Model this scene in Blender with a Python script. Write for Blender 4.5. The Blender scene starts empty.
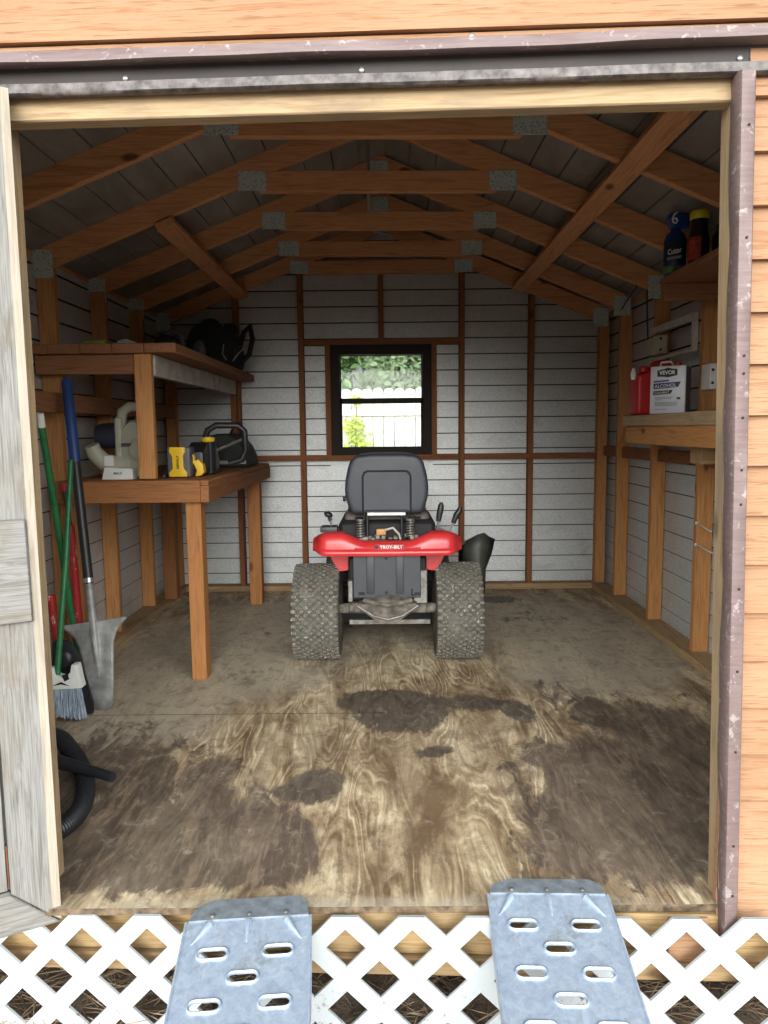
import bpy, bmesh, math, random
from mathutils import Vector, Matrix, Euler

random.seed(7)
S = bpy.context.scene
COL = S.collection
PI = math.pi
ORG = {}            # root translation of every object (meshes are authored in world metres)


# ----------------------------------------------------------------- camera
F_PX, W_PX, H_PX = 740.0, 768.0, 1024.0
PITCH, YAW, ROLL, EYE = math.radians(6.3), math.radians(0.3), math.radians(0.6), 1.2
cf = Vector((-math.sin(YAW) * math.cos(PITCH), math.cos(YAW) * math.cos(PITCH), -math.sin(PITCH)))
cr = cf.cross(Vector((0, 0, 1))).normalized()
cu = cr.cross(cf)
CR = cr * math.cos(ROLL) - cu * math.sin(ROLL)
CU = cu * math.cos(ROLL) + cr * math.sin(ROLL)
cam_d = bpy.data.cameras.new('camera')
cam = bpy.data.objects.new('camera', cam_d)
COL.objects.link(cam)
cam.matrix_world = Matrix(((CR.x, CU.x, -cf.x, 0), (CR.y, CU.y, -cf.y, 0), (CR.z, CU.z, -cf.z, EYE), (0, 0, 0, 1)))
cam_d.sensor_fit = 'VERTICAL'
cam_d.sensor_height = 24.0
cam_d.lens = 24.0 * F_PX / H_PX
cam_d.clip_start = 0.02
S.camera = cam


# ----------------------------------------------------------------- materials
def lin(c):
    return tuple(((v / 255.0) / 12.92 if v / 255.0 <= 0.04045 else ((v / 255.0 + 0.055) / 1.055) ** 2.4) for v in c) + (1.0,)


class NT:
    def __init__(self, name):
        self.m = bpy.data.materials.new(name)
        self.m.use_nodes = True
        self.t = self.m.node_tree
        self.t.nodes.clear()
        self.out = self.n('ShaderNodeOutputMaterial')
        self.b = self.n('ShaderNodeBsdfPrincipled')
        self.t.links.new(self.b.outputs[0], self.out.inputs[0])

    def n(self, kind, **kw):
        nd = self.t.nodes.new(kind)
        for k, v in kw.items():
            setattr(nd, k, v)
        return nd

    def put(self, sock, v):
        if hasattr(v, 'is_output') or isinstance(v, bpy.types.NodeSocket):
            self.t.links.new(v, sock)
        elif v is not None:
            sock.default_value = v

    def coord(self, scale=(1, 1, 1), loc=(0, 0, 0), kind='Object'):
        tc = self.n('ShaderNodeTexCoord')
        mp = self.n('ShaderNodeMapping')
        self.t.links.new(tc.outputs[kind], mp.inputs[0])
        mp.inputs['Scale'].default_value = scale
        mp.inputs['Location'].default_value = loc
        return mp.outputs[0]

    def noise(self, vec, scale=5, detail=4, rough=.55, dist=0):
        nd = self.n('ShaderNodeTexNoise')
        self.put(nd.inputs['Vector'], vec)
        nd.inputs['Scale'].default_value = scale
        nd.inputs['Detail'].default_value = detail
        nd.inputs['Roughness'].default_value = rough
        nd.inputs['Distortion'].default_value = dist
        return nd.outputs['Fac']

    def voro(self, vec, scale=5, feature='F1', out='Distance'):
        nd = self.n('ShaderNodeTexVoronoi', feature=feature)
        self.put(nd.inputs['Vector'], vec)
        nd.inputs['Scale'].default_value = scale
        return nd.outputs[out]

    def ramp(self, fac, stops):
        nd = self.n('ShaderNodeValToRGB')
        self.put(nd.inputs[0], fac)
        e = nd.color_ramp.elements
        while len(e) < len(stops):
            e.new(0.5)
        for el, (p, c) in zip(e, stops):
            el.position = p
            el.color = c if len(c) == 4 else tuple(c) + (1,)
        return nd.outputs[0]

    def fr(self, fac, a, b):
        """a smooth 0..1 mask of fac between a and b"""
        nd = self.n('ShaderNodeMapRange', interpolation_type='SMOOTHSTEP')
        self.put(nd.inputs[0], fac)
        nd.inputs[1].default_value = a
        nd.inputs[2].default_value = b
        return nd.outputs[0]

    def mix(self, fac, a, b, mode='MIX'):
        nd = self.n('ShaderNodeMix', data_type='RGBA', blend_type=mode)
        self.put(nd.inputs[0], fac)
        self.put(nd.inputs[6], a)
        self.put(nd.inputs[7], b)
        return nd.outputs[2]

    def math(self, op, a, b=None, clamp=False):
        nd = self.n('ShaderNodeMath', operation=op, use_clamp=clamp)
        self.put(nd.inputs[0], a)
        if b is not None:
            self.put(nd.inputs[1], b)
        return nd.outputs[0]

    def bump(self, h, strength=.3, dist=.01):
        nd = self.n('ShaderNodeBump')
        nd.inputs['Strength'].default_value = strength
        nd.inputs['Distance'].default_value = dist
        self.put(nd.inputs['Height'], h)
        self.t.links.new(nd.outputs[0], self.b.inputs['Normal'])

    def done(self, color, rough=.6, metal=0.0, spec=None):
        self.put(self.b.inputs['Base Color'], color)
        self.put(self.b.inputs['Roughness'], rough)
        self.put(self.b.inputs['Metallic'], metal)
        if spec is not None:
            self.b.inputs['Specular IOR Level'].default_value = spec
        return self.m


def gscale(axis, along, across):
    return {'x': (along, across, across), 'y': (across, along, across), 'z': (across, across, along)}[axis]


def wood(name, light, dark, axis='z', rough=.75, knot=(70, 40, 20), dirt=None, k=1.0, bump=.25):
    t = NT(name)
    v = t.coord(gscale(axis, 1.2 * k, 16 * k))
    g = t.noise(v, 2.2, 6, .6, 1.2)
    fine = t.noise(t.coord(gscale(axis, 3 * k, 90 * k)), 2.0, 3, .5, .3)
    c = t.ramp(g, [(.25, lin(dark)), (.48, lin(light)), (.56, lin([a * .9 + b * .1 for a, b in zip(light, dark)])), (.78, lin(dark))])
    c = t.mix(t.math('MULTIPLY', t.fr(fine, .45, .75), .45), c, lin(dark))
    kn = t.voro(t.coord(gscale(axis, 2.2 * k, 5 * k)), 1.0)
    c = t.mix(t.math('MULTIPLY', t.fr(kn, .11, .04), .8), c, lin(knot))
    if dirt:
        d = t.noise(t.coord(gscale(axis, 2, 5)), 1.6, 5, .65, .6)
        c = t.mix(t.math('MULTIPLY', t.fr(d, .48, .72), .75), c, lin(dirt))
    t.bump(t.math('ADD', g, fine), bump, .004)
    return t.done(c, rough, 0, .25)


def plain(name, c, rough=.5, metal=0.0, var=.12, scale=9, bump=0.0, spec=.5):
    t = NT(name)
    n = t.noise(t.coord(), scale, 4, .6)
    dk = [a * (1 - var * 2) for a in c]
    col = t.ramp(n, [(.3, lin(dk)), (.65, lin(c))])
    if bump:
        t.bump(t.noise(t.coord(), scale * 12, 2), bump, .002)
    return t.done(col, rough, metal, spec)


M = {}
for ax in 'xyz':
    M['frame_' + ax] = wood('framing_lumber_' + ax, (192, 138, 86), (146, 96, 52), ax, .7, (92, 50, 24))
    M['truss_' + ax] = wood('truss_lumber_' + ax, (210, 152, 106), (160, 106, 68), ax, .75, (70, 34, 18))
    M['grey_' + ax] = wood('weathered_grey_wood_' + ax, (142, 140, 135), (90, 86, 80), ax, .85, (92, 80, 68), (120, 108, 92), 1.3, .7)
    M['jamb_' + ax] = wood('pale_jamb_wood_' + ax, (176, 152, 118), (128, 104, 74), ax, .8, (104, 78, 50), (136, 120, 102))
    M['bench_' + ax] = wood('bench_lumber_' + ax, (152, 102, 62), (106, 66, 38), ax, .75, (66, 36, 20))
    M['shelfwood_' + ax] = wood('shelf_board_wood_' + ax, (150, 104, 72), (110, 70, 46), ax, .7, (70, 38, 22))
    M['leg_' + ax] = wood('bench_leg_lumber_' + ax, (172, 118, 70), (128, 80, 44), ax, .7, (84, 48, 26))
    M['palewood_' + ax] = wood('pale_grey_tan_wood_' + ax, (172, 162, 146), (136, 124, 106), ax, .85, (110, 92, 72), (150, 140, 126))
    M['plate_' + ax] = wood('dusty_plate_wood_' + ax, (170, 142, 104), (126, 98, 66), ax, .85, (80, 60, 44), (112, 102, 88))
    M['rim_' + ax] = wood('treated_rim_wood_' + ax, (180, 152, 108), (128, 98, 64), ax, .8, (96, 70, 44), (134, 118, 98), 1.6)
    M['back_' + ax] = wood('back_wall_stud_wood_' + ax, (142, 92, 58), (102, 62, 38), ax, .75, (60, 32, 20))


def mat_foil():
    t = NT('silver_foil_backed_siding')
    n = t.noise(t.coord(), 150, 3, .7)
    w = t.noise(t.coord((2, 2, 3)), 2.5, 5, .65, .8)
    c = t.ramp(n, [(.3, lin((168, 170, 168))), (.7, lin((222, 224, 222)))])
    c = t.mix(t.math('MULTIPLY', t.fr(w, .5, .75), .35), c, lin((150, 146, 136)))
    t.bump(t.math('ADD', t.math('MULTIPLY', n, .25), t.noise(t.coord(), 14, 3, .5, .4)), .35, .006)
    return t.done(c, t.ramp(n, [(.3, (.38,) * 3), (.7, (.55,) * 3)]), .35, .4)


def mat_roof():
    t = NT('dull_grey_roof_boards')
    n = t.noise(t.coord(), 60, 3, .7)
    w = t.noise(t.coord((2, .6, 2)), 3, 5, .65, .8)
    c = t.ramp(w, [(.3, lin((124, 119, 112))), (.7, lin((164, 161, 154)))])
    c = t.mix(t.math('MULTIPLY', n, .3), c, lin((100, 92, 82)))
    t.bump(n, .2, .003)
    return t.done(c, .5, .2, .4)


def mat_siding():
    t = NT('tan_painted_lap_siding')
    v = t.coord((1.1, 14, 22))
    g = t.noise(v, 3.0, 6, .65, 1.0)
    big = t.noise(t.coord((.8, .8, 2)), 2.2, 4, .6, .5)
    fine = t.noise(t.coord((5, 60, 110)), 2.2, 3, .6, .4)
    c = t.ramp(big, [(.3, lin((156, 119, 88))), (.7, lin((170, 133, 102)))])
    c = t.mix(t.math('MULTIPLY', t.fr(g, .52, .66), .6), c, lin((140, 94, 60)))
    c = t.mix(t.math('MULTIPLY', t.fr(fine, .55, .68), .65), c, lin((126, 84, 54)))
    t.bump(t.math('ADD', g, t.math('MULTIPLY', fine, .7)), .45, .006)
    return t.done(c, .75, 0, .3)


def mat_track():
    t = NT('worn_brown_painted_metal')
    n = t.noise(t.coord((1, 1, 1)), 30, 6, .7, .6)
    n2 = t.noise(t.coord((3, 12, 40)), 3, 5, .7)
    c = t.ramp(n2, [(.3, lin((106, 88, 86))), (.7, lin((128, 110, 106)))])
    c = t.mix(t.math('MULTIPLY', t.fr(n, .58, .63), .75), c, lin((160, 150, 148)))
    c = t.mix(t.fr(t.voro(t.coord((1, 1, 1)), 22), .055, .03), c, lin((66, 50, 44)))
    t.bump(n, .15, .003)
    return t.done(c, .55, .1, .5)


def mat_floor():
    t = NT('stained_plywood_floor')
    at = t.n('ShaderNodeAttribute', attribute_name='stain')
    at2 = t.n('ShaderNodeAttribute', attribute_name='dust')
    at3 = t.n('ShaderNodeAttribute', attribute_name='oil')
    base = t.noise(t.coord((2.5, .50, 1)), 1.7, 2.6, .45, .25)
    wig = t.noise(t.coord((16, 5, 1)), 2.0, 4, .65, .4)
    h = t.math('ADD', base, t.math('MULTIPLY', wig, .030))
    thin = t.math('POWER', t.math('ABSOLUTE', t.math('SINE', t.math('MULTIPLY', h, 74.0))), 5.0)
    thin2 = t.math('POWER', t.math('ABSOLUTE', t.math('SINE', t.math('ADD', t.math('MULTIPLY', h, 131.0), .7))), 8.0)
    wide = t.noise(t.coord((4.2, 1.2, 1), (2, 5, 0)), 1.3, 7, .66, .8)
    amp = t.fr(t.noise(t.coord((2.2, .9, 1), (9, 4, 0)), 1.4, 4, .6, .5), .32, .62)
    r = t.math('ADD', t.math('MULTIPLY', t.fr(wide, .34, .64), .55), t.math('MULTIPLY', t.math('ADD', t.math('MULTIPLY', thin, .34), t.math('MULTIPLY', thin2, .2)), amp))
    fiber = t.noise(t.coord((60, 2.2, 1)), 2.0, 4, .6, .3)
    mott = t.noise(t.coord((1.5, 1.1, 1)), 3.2, 8, .68, .9)
    c = t.ramp(r, [(.06, lin((110, 86, 61))), (.30, lin((156, 134, 104))), (.55, lin((196, 175, 140))), (.85, lin((232, 214, 178)))])
    c = t.mix(t.math('MULTIPLY', t.fr(fiber, .42, .72), .35), c, lin((120, 98, 70)))
    c = t.mix(t.math('MULTIPLY', t.fr(mott, .46, .66), .5), c, lin((132, 114, 88)))
    # grey dusty film towards the walls and under the mower
    dn = t.math('ADD', at2.outputs['Fac'], t.math('SUBTRACT', t.math('MULTIPLY', mott, 1.1), .55))
    c = t.mix(t.math('MULTIPLY', t.fr(dn, .25, .85), .72), c, lin((184, 173, 152)))
    # broad brown water stains with ragged edges
    rag = t.noise(t.coord((3.4, 1.5, 1)), 2.2, 9, .7, 1.1)
    sn = t.math('ADD', at.outputs['Fac'], t.math('MULTIPLY', t.math('SUBTRACT', rag, .5), 1.7))
    c = t.mix(t.math('MULTIPLY', t.fr(sn, .36, .56), .86), c, t.mix(t.fr(rag, .4, .62), lin((102, 88, 77)), lin((68, 57, 51))))
    # dark oil spots
    rag2 = t.noise(t.coord((9, 3, 1)), 2.4, 6, .7, .8)
    on = t.math('ADD', at3.outputs['Fac'], t.math('MULTIPLY', t.math('SUBTRACT', rag2, .5), 1.1))
    c = t.mix(t.math('MULTIPLY', t.fr(on, .42, .60), .88), c, t.mix(t.fr(rag2, .35, .6), lin((58, 52, 48)), lin((92, 82, 72))))
    rag3 = t.noise(t.coord((16, 2.2, 1)), 2.0, 8, .72, .7)
    c = t.mix(t.math('MULTIPLY', t.math('MULTIPLY', t.fr(rag3, .50, .60), t.fr(sn, .1, .5)), .5), c, lin((150, 130, 106)))
    c = t.mix(t.math('MULTIPLY', t.fr(t.noise(t.coord((2.6, 2.2, 1), (7, 2, 0)), 2.0, 10, .78, 1.2), .54, .64), .45), c, lin((92, 76, 62)))
    grit = t.noise(t.coord((1, .8, 1), (3, 9, 0)), 14, 12, .8, .6)
    c = t.mix(t.math('MULTIPLY', t.fr(grit, .50, .62), .45), c, lin((90, 76, 62)))
    c = t.mix(t.math('MULTIPLY', t.fr(grit, .46, .36), .35), c, lin((186, 172, 148)))
    # pale scuffs
    sc = t.noise(t.coord((7, 1.6, 1), (3, 1, 0)), 2.0, 8, .75, 1.4)
    c = t.mix(t.math('MULTIPLY', t.fr(sc, .60, .74), .4), c, lin((176, 164, 142)))
    t.bump(t.math('ADD', t.math('MULTIPLY', r, .3), fiber), .15, .003)
    return t.done(c, t.ramp(rag, [(.3, (.5,) * 3), (.7, (.72,) * 3)]), 0, .35)


def mat_tyre():
    t = NT('dusty_tyre_rubber')
    n = t.noise(t.coord(), 22, 6, .7, .5)
    n2 = t.noise(t.coord(), 130, 3, .6)
    c = t.ramp(n, [(.3, lin((62, 60, 55))), (.55, lin((94, 90, 82))), (.75, lin((128, 122, 108)))])
    c = t.mix(t.math('MULTIPLY', t.fr(n2, .55, .7), .6), c, lin((150, 144, 130)))
    return t.done(c, .85, 0, .2)


def mat_tread():
    t = NT('dusty_tread_lugs')
    n = t.noise(t.coord(), 26, 6, .7, .5)
    n2 = t.noise(t.coord(), 90, 3, .6)
    c = t.ramp(n, [(.3, lin((86, 83, 76))), (.7, lin((122, 117, 106)))])
    c = t.mix(t.math('MULTIPLY', t.fr(n2, .58, .68), .8), c, lin((190, 182, 164)))
    return t.done(c, .85, 0, .2)


def mat_alu():
    t = NT('scuffed_aluminium')
    n = t.noise(t.coord((1, 1, 1)), 40, 8, .75, .6)
    d = t.noise(t.coord((1, 1, 1)), 7, 8, .7, .9)
    s = t.noise(t.coord((60, 3, 10)), 2.0, 5, .7, .2)
    c = t.ramp(n, [(.3, lin((160, 176, 196))), (.7, lin((204, 218, 234)))])
    c = t.mix(t.math('MULTIPLY', t.fr(d, .52, .66), .6), c, lin((142, 144, 140)))
    c = t.mix(t.math('MULTIPLY', t.fr(t.noise(t.coord((1, 1, 1), (5, 3, 1)), 26, 10, .8, .4), .56, .66), .5), c, lin((236, 240, 244)))
    c = t.mix(t.math('MULTIPLY', t.fr(s, .62, .72), .5), c, lin((236, 240, 246)))
    t.bump(t.math('ADD', n, d), .08, .002)
    return t.done(c, t.ramp(d, [(.3, (.36,) * 3), (.7, (.55,) * 3)]), .55, .5)


def mat_lattice():
    t = NT('white_vinyl_lattice')
    n = t.noise(t.coord(), 70, 4, .7, .4)
    tc = t.n('ShaderNodeTexCoord')
    sx = t.n('ShaderNodeSeparateXYZ')
    t.t.links.new(tc.outputs['Object'], sx.inputs[0])
    low = t.fr(sx.outputs['Z'], -.12, -.34)       # splashed soil near the ground
    sp = t.math('MULTIPLY', t.fr(n, .60, .66), low)
    c = t.mix(sp, lin((196, 202, 203)), lin((112, 98, 82)))
    return t.done(c, .4, 0, .5)


def mat_ground():
    t = NT('bare_soil_and_needles')
    a = t.noise(t.coord(), 6, 8, .7, .5)
    b = t.noise(t.coord((1, 1, 1)), 60, 5, .7)
    c = t.ramp(a, [(.3, lin((120, 102, 86))), (.55, lin((160, 142, 122))), (.75, lin((184, 168, 146)))])
    c = t.mix(t.math('MULTIPLY', t.fr(b, .5, .7), .5), c, lin((70, 56, 46)))
    t.bump(t.math('ADD', a, b), .6, .03)
    return t.done(c, .95, 0, .1)


def mat_leaf(name, a, b):
    t = NT(name)
    n = t.noise(t.coord(), 9, 4, .7)
    c = t.ramp(n, [(.3, lin(a)), (.7, lin(b))])
    t.b.inputs['Transmission Weight'].default_value = 0.0
    return t.done(c, .5, 0, .4)


def mat_glass():
    t = NT('window_glass')
    tr = t.n('ShaderNodeBsdfTransparent')
    gl = t.n('ShaderNodeBsdfGlossy')
    gl.inputs['Roughness'].default_value = .05
    lw = t.n('ShaderNodeLayerWeight')
    lw.inputs[0].default_value = .25
    ms = t.n('ShaderNodeMixShader')
    t.put(ms.inputs[0], t.math('MULTIPLY', lw.outputs['Fresnel'], .6))
    t.t.links.new(tr.outputs[0], ms.inputs[1])
    t.t.links.new(gl.outputs[0], ms.inputs[2])
    t.t.links.new(ms.outputs[0], t.out.inputs[0])
    tr.inputs[0].default_value = (.94, .96, .95, 1)
    return t.m


def mat_gusset():
    t = NT('galvanised_nail_plate')
    n = t.voro(t.coord((1, 1, 1)), 90)
    a = t.noise(t.coord(), 25, 4, .7)
    c = t.ramp(n, [(.15, lin((96, 102, 98))), (.4, lin((196, 206, 200)))])
    c = t.mix(t.math('MULTIPLY', a, .5), c, lin((150, 164, 158)))
    t.bump(n, .6, .004)
    return t.done(c, .5, .1, .5)


def mat_red():
    t = NT('red_painted_fender')
    n = t.noise(t.coord(), 6, 6, .7, .4)
    d = t.noise(t.coord(), 60, 4, .7)
    c = t.ramp(n, [(.3, lin((180, 40, 42))), (.7, lin((202, 56, 55)))])
    c = t.mix(t.math('MULTIPLY', t.fr(d, .6, .75), .25), c, lin((200, 120, 110)))
    return t.done(c, .32, 0, .5)


M.update(
    foil=mat_foil(), roof=mat_roof(), siding=mat_siding(), track=mat_track(), floor=mat_floor(), tyre=mat_tyre(), tread=mat_tread(),
    alu=mat_alu(), lattice=mat_lattice(), ground=mat_ground(), glass=mat_glass(), gusset=mat_gusset(), red=mat_red(),
    lip=plain('dull_grey_ramp_lip', (150, 158, 164), .5, .4, .12, 30),
    black=plain('black_plastic', (34, 34, 36), .45), blackcloth=plain('black_canvas', (30, 30, 32), .9, 0, .2, 30, .4),
    seat=plain('dark_slate_seat_shell', (50, 54, 61), .5, 0, .06, 14), seatpad=plain('brown_grey_seat_vinyl', (104, 92, 88), .6),
    panel=plain('charcoal_steel_panel', (57, 60, 63), .5, .1, .06, 10), void=plain('grimy_black_steel', (26, 25, 25), .7),
    steel=plain('grimy_bare_steel', (138, 134, 126), .5, .5, .2, 30), cast=plain('dusty_cast_metal', (128, 120, 108), .8, .15, .25, 25, .4),
    chrome=plain('bright_steel_bar', (176, 178, 178), .3, .7, .05), orange=plain('orange_tan_plastic', (196, 146, 84), .5),
    wire=plain('pale_wire', (196, 188, 172), .5), olive=plain('dark_olive_plastic', (60, 62, 52), .55, 0, .15, 12),
    white=plain('white_plastic', (226, 226, 220), .45, 0, .04), whitepaint=plain('white_painted_wood', (196, 192, 182), .7, 0, .1, 12),
    beige=plain('beige_grey_plastic', (178, 176, 156), .5, 0, .06), navy=plain('dark_navy_plastic', (38, 42, 58), .5),
    yellow=plain('yellow_plastic', (236, 190, 28), .45, 0, .05), greyplastic=plain('grey_plastic', (96, 94, 98), .5),
    darkgreen=plain('blackish_green_canvas', (44, 48, 44), .75, 0, .2, 20, .2), strap=plain('grey_webbing', (150, 148, 142), .8),
    blue=plain('blue_rubber_grip', (34, 66, 128), .5), green=plain('green_painted_handle', (30, 112, 62), .45, 0, .12, 20),
    redbar=NT('scuffed_red_paint'), spade=plain('worn_spade_steel', (158, 158, 154), .5, .25, .16, 14, .1),
    bristle=NT('grey_blue_bristles'), hose=plain('black_ribbed_hose', (36, 38, 42), .42, 0, .1), cap=plain('yellow_cap', (222, 206, 42), .5),
    bluebottle=plain('blue_bottle_plastic', (28, 62, 138), .4), darkbottle=plain('near_black_bottle', (34, 30, 34), .35),
    redlabel=plain('red_printed_label', (190, 62, 48), .55, 0, .25, 40), label=plain('dark_blue_printed_label', (30, 44, 78), .5, 0, .15, 40),
    greenlabel=plain('green_printed_label', (92, 138, 62), .6, 0, .2, 40), cartonwhite=plain('white_printed_steel', (206, 208, 214), .4, .1, .03),
    cartonside=plain('grey_printed_side', (136, 136, 140), .5, .1, .3, 60), ink=plain('black_ink', (24, 22, 30), .5), purple=plain('purple_ink', (66, 54, 128), .5),
    greyink=plain('grey_ink', (120, 122, 130), .6), greenink=plain('green_ink', (44, 84, 74), .6), gascan=plain('red_gas_can_plastic', (186, 30, 30), .45, 0, .06),
    redink=plain('badge_red', (176, 32, 36), .4), dark_window=plain('dark_brown_window_frame', (32, 22, 18), .6, 0, .1, 10, 0, .2),
    fence=wood('bleached_fence_board_z', (220, 216, 204), (184, 178, 164), 'z', .85, (150, 140, 120), (196, 196, 150)),
    leaf=mat_leaf('tree_leaf', (64, 96, 48), (120, 150, 92)), leaf_pale=mat_leaf('pale_tree_leaf', (120, 146, 104), (176, 194, 150)),
    vine=mat_leaf('yellow_green_vine_leaf', (150, 176, 40), (206, 218, 96)), bark=wood('bark_z', (110, 96, 80), (70, 58, 48), 'z'),
    edge=plain('dark_siding_edge_and_shade', (58, 46, 38), .9),  # raw siding edge, kept dark to paint the shade in the lap gaps
    trackdark=plain('dark_track_recess_shade', (54, 46, 43), .6), tracklip=plain('worn_grey_track_lip', (112, 104, 100), .5, .3, .25, 40),
    rust=plain('rusty_metal', (122, 74, 48), .9), fabricedge=plain('worn_floor_edge', (128, 108, 84), .9, 0, .3, 40, .6),
    straw=plain('dry_pine_straw', (184, 158, 128), .9, 0, .2, 20), hoop=plain('yellow_green_level', (150, 164, 60), .5),
)
t = M['redbar']
M['redbar'] = t.done(t.mix(t.fr(t.noise(t.coord((1, 1, .5)), 18, 6, .75), .58, .64), lin((170, 34, 38)), lin((206, 178, 172))), .5)
t = M['bristle']
M['bristle'] = t.done(t.ramp(t.noise(t.coord((90, 90, 4)), 2.0, 3, .6), [(.3, lin((70, 80, 92))), (.5, lin((126, 138, 150))), (.7, lin((170, 178, 184)))]), .8)


# ----------------------------------------------------------------- mesh builder
class MB:
    def __init__(self):
        self.bm = bmesh.new()

    def _merge(self, b, mat=None):
        me = bpy.data.meshes.new('tmp')
        if mat is not None:
            b.transform(mat)
        b.to_mesh(me)
        b.free()
        self.bm.from_mesh(me)
        bpy.data.meshes.remove(me)
        return self

    def box(self, c, s, rot=(0, 0, 0), bev=.002, seg=1):
        b = bmesh.new()
        bmesh.ops.create_cube(b, size=1)
        b.transform(Matrix.Diagonal((s[0], s[1], s[2], 1)))
        if bev:
            bmesh.ops.bevel(b, geom=b.edges[:], offset=min(bev, min(s) * .45), segments=seg, affect='EDGES', profile=.6)
        return self._merge(b, Matrix.Translation(c) @ Euler(rot).to_matrix().to_4x4())

    def span(self, a, b, bev=.002, seg=1):
        return self.box([(x + y) / 2 for x, y in zip(a, b)], [abs(y - x) for x, y in zip(a, b)], (0, 0, 0), bev, seg)

    def bar(self, p0, p1, w, h, up=(0, 0, 1), bev=.002):
        """beam from p0 to p1, w sideways, h along up"""
        p0, p1 = Vector(p0), Vector(p1)
        d = p1 - p0
        z = d.normalized()
        x = Vector(up).cross(z)
        x = x.normalized() if x.length > 1e-5 else Vector((1, 0, 0))
        y = z.cross(x)
        m = Matrix(((x.x, y.x, z.x, 0), (x.y, y.y, z.y, 0), (x.z, y.z, z.z, 0), (0, 0, 0, 1)))
        b = bmesh.new()
        bmesh.ops.create_cube(b, size=1)
        b.transform(Matrix.Diagonal((w, h, d.length, 1)))
        if bev:
            bmesh.ops.bevel(b, geom=b.edges[:], offset=bev, segments=1, affect='EDGES')
        return self._merge(b, Matrix.Translation((p0 + p1) / 2) @ m)

    def tube(self, pts, r, n=10, closed=False, caps=True, flat=1.0):
        pts = [Vector(p) for p in pts]
        N = len(pts)
        rs = r if isinstance(r, (list, tuple)) else [r] * N
        rings = []
        ref = None
        for i, p in enumerate(pts):
            a = pts[i - 1] if (i > 0 or closed) else pts[i]
            c = pts[(i + 1) % N] if (i < N - 1 or closed) else pts[i]
            tg = (c - a).normalized()
            if ref is None:
                ref = Vector((0, 0, 1)) if abs(tg.z) < .9 else Vector((1, 0, 0))
            x = (ref - tg * ref.dot(tg)).normalized()
            ref = x
            y = tg.cross(x)
            rings.append([self.bm.verts.new(p + (x * math.cos(2 * PI * k / n) * flat + y * math.sin(2 * PI * k / n)) * rs[i]) for k in range(n)])
        for i in range(N if closed else N - 1):
            A, B = rings[i], rings[(i + 1) % N]
            for k in range(n):
                self.bm.faces.new((A[k], A[(k + 1) % n], B[(k + 1) % n], B[k]))
        if caps and not closed:
            self.bm.faces.new(rings[0][::-1])
            self.bm.faces.new(rings[-1])
        return self

    def cyl(self, p0, p1, r0, r1=None, n=20):
        return self.tube([p0, p1], [r0, r0 if r1 is None else r1], n)

    def lathe(self, prof, c, axis='z', n=32):
        """prof: (radius, height) pairs round an axis through c"""
        rows = []
        for r, h in prof:
            row = []
            for k in range(n):
                a = 2 * PI * k / n
                u, v = r * math.cos(a), r * math.sin(a)
                p = {'z': (u, v, h), 'x': (h, u, v), 'y': (u, h, v)}[axis]
                row.append(self.bm.verts.new((c[0] + p[0], c[1] + p[1], c[2] + p[2])))
            rows.append(row)
        for A, B in zip(rows, rows[1:]):
            for k in range(n):
                self.bm.faces.new((A[k], A[(k + 1) % n], B[(k + 1) % n], B[k]))
        self.bm.faces.new(rows[0][::-1])
        self.bm.faces.new(rows[-1])
        return self

    def prism(self, poly, a, b, plane='xz', bev=0.0, seg=2):
        """polygon in a plane, extruded from a to b along the remaining axis"""
        tp = {'xz': lambda u, v, w: (u, w, v), 'yz': lambda u, v, w: (w, u, v), 'xy': lambda u, v, w: (u, v, w)}[plane]
        g = bmesh.new()
        A = [g.verts.new(tp(u, v, a)) for u, v in poly]
        B = [g.verts.new(tp(u, v, b)) for u, v in poly]
        g.faces.new(A)
        g.faces.new(B[::-1])
        n = len(poly)
        for k in range(n):
            g.faces.new((A[k], B[k], B[(k + 1) % n], A[(k + 1) % n]))
        bmesh.ops.recalc_face_normals(g, faces=g.faces[:])
        if bev:
            bmesh.ops.bevel(g, geom=g.edges[:], offset=bev, segments=seg, affect='EDGES', profile=.6)
        return self._merge(g)

    def ball(self, c, r, scale=(1, 1, 1), sub=3, rot=(0, 0, 0)):
        b = bmesh.new()
        bmesh.ops.create_icosphere(b, subdivisions=sub, radius=r)
        return self._merge(b, Matrix.Translation(c) @ Euler(rot).to_matrix().to_4x4() @ Matrix.Diagonal((*scale, 1)))

    def quad(self, *pts):
        self.bm.faces.new([self.bm.verts.new(p) for p in pts])
        return self

    def grid(self, rows):
        V = [[self.bm.verts.new(p) for p in row] for row in rows]
        for A, B in zip(V, V[1:]):
            for k in range(len(A) - 1):
                self.bm.faces.new((A[k], A[k + 1], B[k + 1], B[k]))
        return self

    def xf(self, m):
        self.bm.transform(m)
        return self

    def build(self, name, mat, parent=None, smooth=40, local=False, recalc=True):
        """link the collected shapes as ONE mesh object; world metres unless local"""
        if recalc:
            bmesh.ops.recalc_face_normals(self.bm, faces=self.bm.faces[:])
        me = bpy.data.meshes.new(name)
        off = ORG.get(parent.name, Vector((0, 0, 0))) if parent is not None else Vector((0, 0, 0))
        if not local and off.length > 0:
            self.bm.transform(Matrix.Translation(-off))
        self.bm.to_mesh(me)
        self.bm.free()
        if smooth:
            me.shade_smooth()
            me.set_sharp_from_angle(angle=math.radians(smooth))
        me.materials.append(M[mat] if isinstance(mat, str) else mat)
        o = bpy.data.objects.new(name, me)
        COL.objects.link(o)
        if parent is not None:
            o.parent = parent
        ORG[o.name] = off
        return o


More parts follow.
